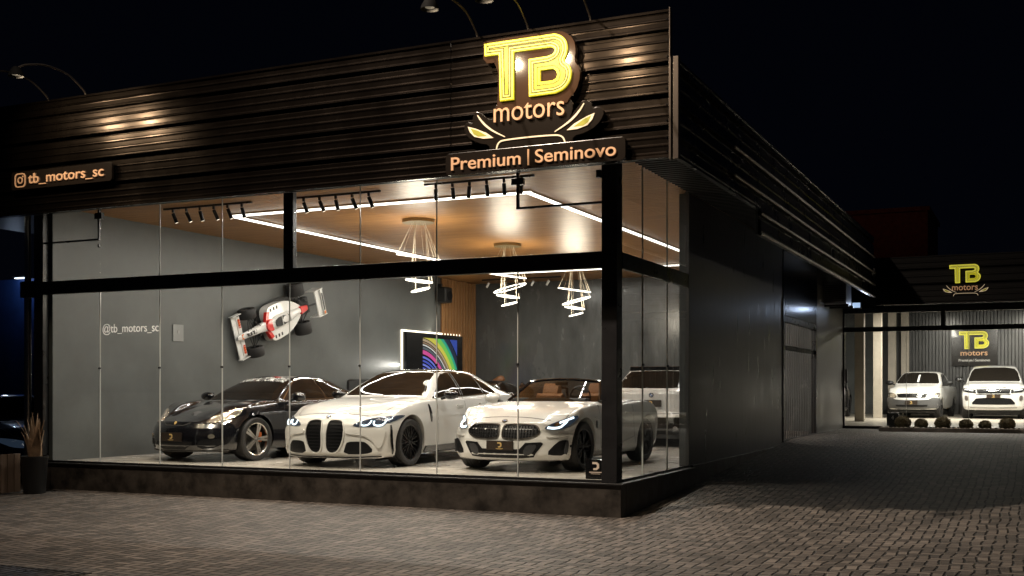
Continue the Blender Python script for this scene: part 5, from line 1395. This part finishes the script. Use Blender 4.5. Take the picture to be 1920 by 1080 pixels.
# backlit screen on the left wall (faces +X)
tv = empty('wall_screen', 'large black backlit wall screen showing coloured arcs, above the white saloon roof', 'screen', (-9.20, 12.13, 1.2))
MB().span((-0.06, -1.45, -0.1), (0.04, 1.45, 1.70)).build('frame', mat('screen_black', (0.008, 0.008, 0.009), 0.15), tv, bevel=.01)
for a, c in (((-0.09, -1.50, -0.1), (-0.06, -1.46, 1.75)), ((-0.09, -1.46, 1.71), (-0.06, 1.50, 1.75)), ((-0.09, 1.46, -0.1), (-0.06, 1.50, 1.71))):
    MB().span(a, c).build('backlight', emis('backlight', (1.0, .86, .66), 3.5), tv)
lamp('backlight_glow', 'AREA', (-9.16, 10.55, 2.1), 14, (1, .93, .84), (-9.4, 9.6, 2.1), 1.4, .04)
lamp('backlight_glow', 'AREA', (-9.16, 12.1, 3.0), 9, (1, .88, .7), (-9.4, 12.1, 3.6), .04, 2.8)
cy0, cz0 = 11.30 - 12.13, .85 - 1.2
def arc(r0, r1, col, name):
    x0, x1, z0, z1 = 11.46 - 12.13, 13.26 - 12.13, 0.35, 1.585
    P = []
    N_ = 40
    for k in range(N_ + 1):
        a = math.pi / 2 * k / N_; P.append((cy0 + r1 * math.cos(a), cz0 + r1 * math.sin(a)))
    for k in range(N_ + 1):
        a = math.pi / 2 * (1 - k / N_); P.append((cy0 + r0 * math.cos(a), cz0 + r0 * math.sin(a)))
    b = MB(); b.prism(P, (0.042, 0, 0), (0, 1, 0), (0, 0, 1), (1, 0, 0), .002)
    for pc, no in (((0, x0, 0), (0, -1, 0)), ((0, x1, 0), (0, 1, 0)), ((0, 0, z0), (0, 0, -1)), ((0, 0, z1), (0, 0, 1))):
        bmesh.ops.bisect_plane(b.b, geom=b.b.verts[:] + b.b.edges[:] + b.b.faces[:], plane_co=pc, plane_no=no, clear_outer=True)
    b.build('screen_arc', emis('arc_' + name, col, .85), tv)
for k in range(7): arc(.9 + k * .09, .95 + k * .09, (.06, .09, .55) if k % 2 else (.16, .20, .75), 'blue%d' % (k % 2))
arc(1.54, 1.64, (.75, .08, .33), 'pink'); arc(1.66, 1.72, (.10, .12, .14), 'slate'); arc(1.75, 1.78, (.85, .82, .78), 'white')
arc(1.80, 1.84, (.32, .20, .12), 'bronze'); arc(1.86, 1.92, (.50, .36, .22), 'copper'); arc(1.94, 2.06, (.72, .62, .08), 'yellow'); arc(2.06, 2.20, (.18, .62, .10), 'green'); arc(2.20, 2.29, (.02, .40, .26), 'teal'); arc(2.29, 2.44, (.01, .02, .05), 'navy'); arc(2.48, 2.9, (.03, .07, .38), 'royal')

sp = empty('wall_speaker', 'black box speaker high on the left wall beside the wooden slats', 'speaker', (-9.1, 12.45, 3.9))
MB().box((0, 0, 0), (.30, .36, .40)).build('cabinet', M_dark, sp, bevel=.04)
MB().cyl((.15, .02, -.02), (.165, .02, -.02), .12, n=24).build('cone', M_grille, sp, smooth='auto'); MB().box((-.12, 0, .24), (.1, .08, .1)).build('bracket', M_blackmetal, sp)
wp = empty('wall_panel', 'small pale grey plate on the grey left wall, below and left of the racing car', 'wall plate', (-9.29, 2.9, 2.52))
MB().box((0, 0, 0), (.02, .27, .30)).build('plate', mat('pale_plate', (.26, .265, .26), .4), wp, bevel=.004); MB().box((.012, 0, .02), (.01, .06, .05)).build('button', mat('grey_button', (.32, .32, .31), .4), wp)
def armchair(loc, rz, label, mt, h=1.35):
    a = empty('high_back_chair', label, 'chair', loc, rz)
    b = MB(); b.box((0, 0, .48), (.60, .62, .16)); b.build('seat', mt, a, bevel=.05)
    b = MB(); b.box((-.27, 0, h - .45), (.14, .62, .86), (0, -.12, 0)); b.build('backrest', mt, a, bevel=.06)
    for s in (1, -1): MB().box((0, s * .34, .66), (.5, .08, .07)).build('armrest', mt, a, bevel=.02)
    for sx in (-.24, .24):
        for sy in (-.24, .24): MB().cyl((sx, sy, 0), (sx * .9, sy * .9, .42), .02, n=10).build('leg', M_blackmetal, a, smooth='auto')
lea = mat('black_leather', (.018, .018, .019), .4, bump=.1)
armchair((-8.75, 8.0, ZF), rad(-60), 'black high-back leather chair against the wall, between black coupe and white saloon', lea, 1.35)
armchair((-6.95, 13.0, ZF), rad(-90), 'black high-back chair at the rear, right of the wooden slats', lea, 1.20)
ct = empty('wooden_counter', 'low wooden display counter below the wooden slats in the rear corner', 'counter', (-8.0, 13.3, ZF))
MB().span((-.5, -.3, 0), (.5, .3, 1.15)).build('cabinet', M_wood, ct, bevel=.01); MB().span((-.54, -.34, 1.15), (.54, .34, 1.19)).build('top', M_dark, ct)
o = MB(); r = bmesh.ops.create_icosphere(o.b, subdivisions=3, radius=.15)
for v in r['verts']: v.co = Vector((v.co.x * 1.3, v.co.y * .8, v.co.z * .8 + .05 * math.sin(v.co.x * 14)))
o = o.build('leather_bag', mat('brown_leather', (.20, .085, .035), .5, bump=.3, bscale=8), None, smooth=True); o.location = (-8.0, 13.3, ZF + 1.31)
tag(o, 'brown leather bag lying on the wooden counter at the rear', 'bag')
pl = empty('corner_plaque', 'small black plaque with gold emblem standing inside at the corner post foot', 'plaque', (-.33, 0.10, 0.435))
MB().span((-.12, -.012, 0), (.12, .012, .24)).build('board', M_gloss, pl, bevel=.003)
b = MB(); e = [(-.040, .060), (.016, .060), (.046, .034), (.046, -.013), (.014, -.038), (-.028, -.038), (-.028, -.016), (.008, -.013), (.018, .0), (.018, .024), (.006, .034), (-.040, .034)]
b.prism(e, (0.01, -.012, .15), (1, 0, 0), (0, 0, 1), (0, -1, 0), .004); b.box((0.01, -.014, .085), (.16, .004, .010)); b.box((.01, -.014, .066), (.12, .004, .005)); b.build('emblem', mat('pale_emblem', (.6, .45, .36), .4, emit=(.7, .5, .35), es=.25), pl)

# ================================================================ THINGS OUTSIDE
def goose(x, label):
    g = empty('gooseneck_lamp', label, 'lamp', (x, -0.98, 5.63), 0, 'gooseneck lamps on top of the fascia')
    pts = [(0, 0, -.02), (0.0, -.05, .06), (0.02, -.35, .20), (0.04, -.75, .22), (0.05, -1.08, .14), (0.05, -1.22, .06)]
    sm = [tuple(p) for p in catmull(pts, 5)]
    MB().tube(sm, .013, 8).build('arm', mat('lamp_arm', (.16, .14, .12), .35, .8), g, smooth='auto')
    MB().box((0, 0, -.01), (.12, .06, .02)).build('foot', M_edge, g)
    b = MB(); b.lathe([(.02, .08), (.05, .06), (.09, -.01), (.10, -.05), (.094, -.05), (.08, -.01), (.02, .05)], 24, 'Z', (0.05, -1.24, 0.0)); hd = b.build('shade', mat('matt_black_shade', (.003, .003, .003), .8, spec=.1), g, smooth='auto')
    MB().cyl((.05, -1.24, -.03), (.05, -1.24, -.02), .05, n=16).build('bulb', emis('bulb', (1, .85, .6), 0.15), hd)
goose(-1.38, 'gooseneck lamp above the left part of the yellow letters'); goose(-.73, 'gooseneck lamp directly above the yellow T')
goose(.03, 'gooseneck lamp nearest the corner end of the fascia'); goose(-7.5, 'gooseneck lamp on the left fascia, right one of that pair'); goose(-8.21, 'gooseneck lamp at the far left end of the fascia')

pot = empty('potted_plant', 'dry snake plant in a tall black pot at the left end of the plinth', 'plant', (-8.78, -.72, 0))
b = MB(); b.lathe([(.001, 0.0), (.15, 0), (.155, .02), (.185, .50), (.195, .52), (.195, .55), (.175, .55), (.17, .50), (.001, .49)], 32, 'Z'); b.build('pot', M_dark, pot, smooth='auto')
lm = mat('dry_leaf', (.26, .17, .10), .6, var=.5, vscale=9, bump=.2)
for k in range(17):
    a = k * 2.4; r0 = .03 + .06 * (k % 3) / 2; h_ = .40 + .36 * random.random() * (1 if k % 4 else .7); lean = .04 + .10 * random.random() + (.14 if k in (5, 12) else 0)
    b = MB(); L_ = []; wdt = .036 + .018 * random.random()
    u = Vector((math.cos(a + 1.3), math.sin(a + 1.3), 0)); 
    prev = None
    for j in range(9):
        t = j / 8; c = Vector((math.cos(a) * (r0 + lean * t * t), math.sin(a) * (r0 + lean * t * t), .49 + h_ * t)); tw = 0.9 * t * (1 if k % 2 else -1)
        uu = u * math.cos(tw) + Vector((math.cos(a), math.sin(a), .2)) * math.sin(tw)
        ww = wdt * (1 - t ** 3) * (.75 + .5 * math.sin(math.pi * min(t * 1.3, 1))) + .001
        nn = uu.cross(Vector((0, 0, 1))).normalized() * .004
        ring_ = b.ring([c - uu * ww, c + nn - uu * 0.0 - nn * 2.2, c + uu * ww, c + nn * 2])
        if prev:
            for q in range(4): b.b.faces.new((prev[q], prev[(q + 1) % 4], ring_[(q + 1) % 4], ring_[q]))
        prev = ring_
    b.build('leaf', lm, pot, smooth='auto')
fe = empty('plank_fence', 'low fence of upright brown planks at the left edge of the forecourt', 'fence', (-9.05, -1.6, 0))
y = -1.5
plm = mat('weathered_plank', (.20, .135, .09), .6, var=.3, vscale=3, stretch=(5, 5, .6), bump=.2)
while y < .80:
    MB().span((-.02, y, .02), (.02, y + .105, .58)).build('plank', plm, fe, bevel=.004); y += .118
MB().span((-.06, -1.5, .08), (-.022, .78, .14)).build('rail', M_dark, fe); MB().span((-.06, -1.5, .45), (-.022, .78, .51)).build('rail', M_dark, fe)
dg = empty('drain_grate', 'long dark slotted drain grate in the paving at the bottom left', 'drain grate', (-3.3, -5.95, 0.004))
fr = MB(); fr.span((-1.6, -.22, -.02), (.72, -.19, .003)); fr.span((-1.6, .19, -.02), (.72, .22, .003)); fr.span((.70, -.19, -.02), (.72, .19, .0025)); fr.span((-1.6, -.19, -.02), (-1.58, .19, .012)); fr.build('frame', mat('rust_iron', (.05, .045, .04), .6, .5), dg)
b = MB(); x = -1.56
while x < .68: b.span((x, -.19, .0), (x + .034, .19, .002)); x += .088
b.build('bars', M_blackmetal, dg)
ac = empty('air_conditioner', 'box-shaped outdoor air conditioner on the side wall under the metal fascia', 'air conditioner', (0.02, 14.9, 3.5))
MB().span((0, -.75, 0), (.5, .05, .5)).build('casing', mat('ac_grey', (.30, .32, .36), .4, var=.1), ac, bevel=.02)
b = MB(); 
for k in range(9): b.span((.03, -.762, .06 + k * .045), (.47, -.752, .075 + k * .045))
b.build('vent_slats', M_dark, ac)
for y in (-.7, 0): MB().span((0, y, -.06), (.55, y + .04, -.01)).build('bracket', M_blackmetal, ac)
ym = empty('added_floodlight', 'added small cool floodlight beside the air conditioner at the wall end', 'floodlight', (.55, 15.6, 3.55))  # added for the blue-white glow around the air conditioner
MB().box((0, 0, .0), (.22, .10, .16)).build('housing', M_dark, ym); MB().box((0, -.06, 0), (.18, .015, .12)).build('lens', emis('flood', (.5, .7, 1), 0.8), ym)
lamp('flood_fill_spot', 'SPOT', (.75, 15.4, 3.5), 9, (.62, .76, 1.0), (0.0, 9.5, 3.4), .08, spot=110, blend=.9)  # added spot that makes the cool glow on the wall
# planter with clipped shrubs
pb = empty('planter_bed', 'long low stone-edged planting bed in front of the rear showroom glass', 'planter', (4.0, 15.9, .52))
MB().span((-2.9, -.62, 0), (6, -.54, .09)).build('kerb', mat('kerb_stone', (.25, .22, .19), .7, var=.3), pb, bevel=.01)
MB().span((-2.9, -.54, 0), (-2.82, .75, .09)).build('kerb', mat('kerb_stone', (.25, .22, .19), .7), pb, bevel=.01)
MB().span((-2.82, -.54, 0), (6, .75, .05)).build('soil', mat('soil', (.03, .022, .016), .9, bump=.4), pb)
leaf = mat('clipped_shrub_leaf', (.20, .17, .09), .6, var=.5, vscale=6)
def shrub(x, y, r, label, sd_):
    s_ = empty('clipped_shrub', label, 'shrub', (x, y, .56), 0, 'round clipped shrubs in the planting bed'); rn = random.Random(sd_)
    b = MB(); b.tube([(0, 0, 0), (.01, 0, r * .5), (0, .01, r)], [.03, .02, .012], 7); b.build('stem', mat('bark', (.08, .055, .035), .8), s_, smooth='auto')
    b = MB()
    ri = bmesh.ops.create_icosphere(b.b, subdivisions=2, radius=r * .74)
    for v in ri['verts']: v.co = v.co * (1 + rn.uniform(-.06, .06)) + Vector((0, 0, r * .82))
    for k in range(2200):
        z = rn.uniform(-1, 1); a = rn.uniform(0, 6.283); q = math.sqrt(1 - z * z); rr = r * (rn.uniform(.55, 1.0) ** .4) * (1 + .10 * math.sin(3 * a + sd_) * q)
        c = Vector((q * math.cos(a) * rr, q * math.sin(a) * rr, z * rr * .82 + r * .82))
        n = (Vector((q * math.cos(a), q * math.sin(a), z)) + Vector((rn.uniform(-.7, .7), rn.uniform(-.7, .7), rn.uniform(-.7, .7)))).normalized()
        u = n.orthogonal().normalized(); u.rotate(Matrix.Rotation(rn.uniform(0, 6.28), 3, n)); v = n.cross(u); l = rn.uniform(.016, .030)
        b.b.faces.new([b.b.verts.new(c - u * l), b.b.verts.new(c + v * l * .5), b.b.verts.new(c + u * l), b.b.verts.new(c - v * l * .5)])
    b.build('crown', leaf, s_, fixn=False)
names = ['leftmost round clipped shrub in the bed, before the pickup', 'second round shrub from the left end of the bed', 'third round shrub from the left, largest of the left group', 'fourth round shrub from the left, under the wall sign', 'small fifth round shrub from the left of the bed', 'broad sixth shrub from the left, in front of the white SUV', 'shrub cut by the right edge of the photo', 'eighth shrub farther along the bed']
for k, (x, r) in enumerate(((1.58, .19), (1.99, .155), (2.48, .185), (3.00, .155), (3.42, .14), (3.90, .18), (4.42, .17))):
    shrub(x, 15.85 + .06 * math.sin(k * 2), r, names[k], k)
rn = random.Random(3)
for k in range(34):
    x = 1.2 + k * .1 + rn.uniform(-.03, .03); b = MB(); r = bmesh.ops.create_icosphere(b.b, subdivisions=2, radius=rn.uniform(.022, .045))
    for v in r['verts']: v.co = Vector((v.co.x * rn.uniform(1.0, 1.15), v.co.y, v.co.z * .7))
    o = b.build('white_stone', mat('white_stone', (.55, .50, .43), .7, var=.2), None, smooth=True); o.location = (x, 15.46 + rn.uniform(-.02, .05), .60)
    tag(o, 'rough white stone along the front of the planting bed', 'stone', 'white stones edging the planting bed')
nb = empty('number_block', 'black block with the number 4 behind the rear showroom glass', 'marker', (1.20, 17.3, .58))
MB().span((-.14, -.10, 0), (.14, .1, .34)).build('block', M_dark, nb, bevel=.005); text_obj('number', '4', M_white, .06, .10, (-.03, -.104, .17), FR, nb, .002)
tl = empty('tube_light', 'angled white tube light fitting under the ceiling of the rear showroom', 'ceiling light', (3.9, 19.0, 3.75))
MB().box((0, 0, 0), (.6, .08, .05), (0, .3, .4)).build('diffuser', M_led, tl); MB().box((0, .02, .05), (.65, .1, .03), (0, .3, .4)).build('housing', M_white, tl)
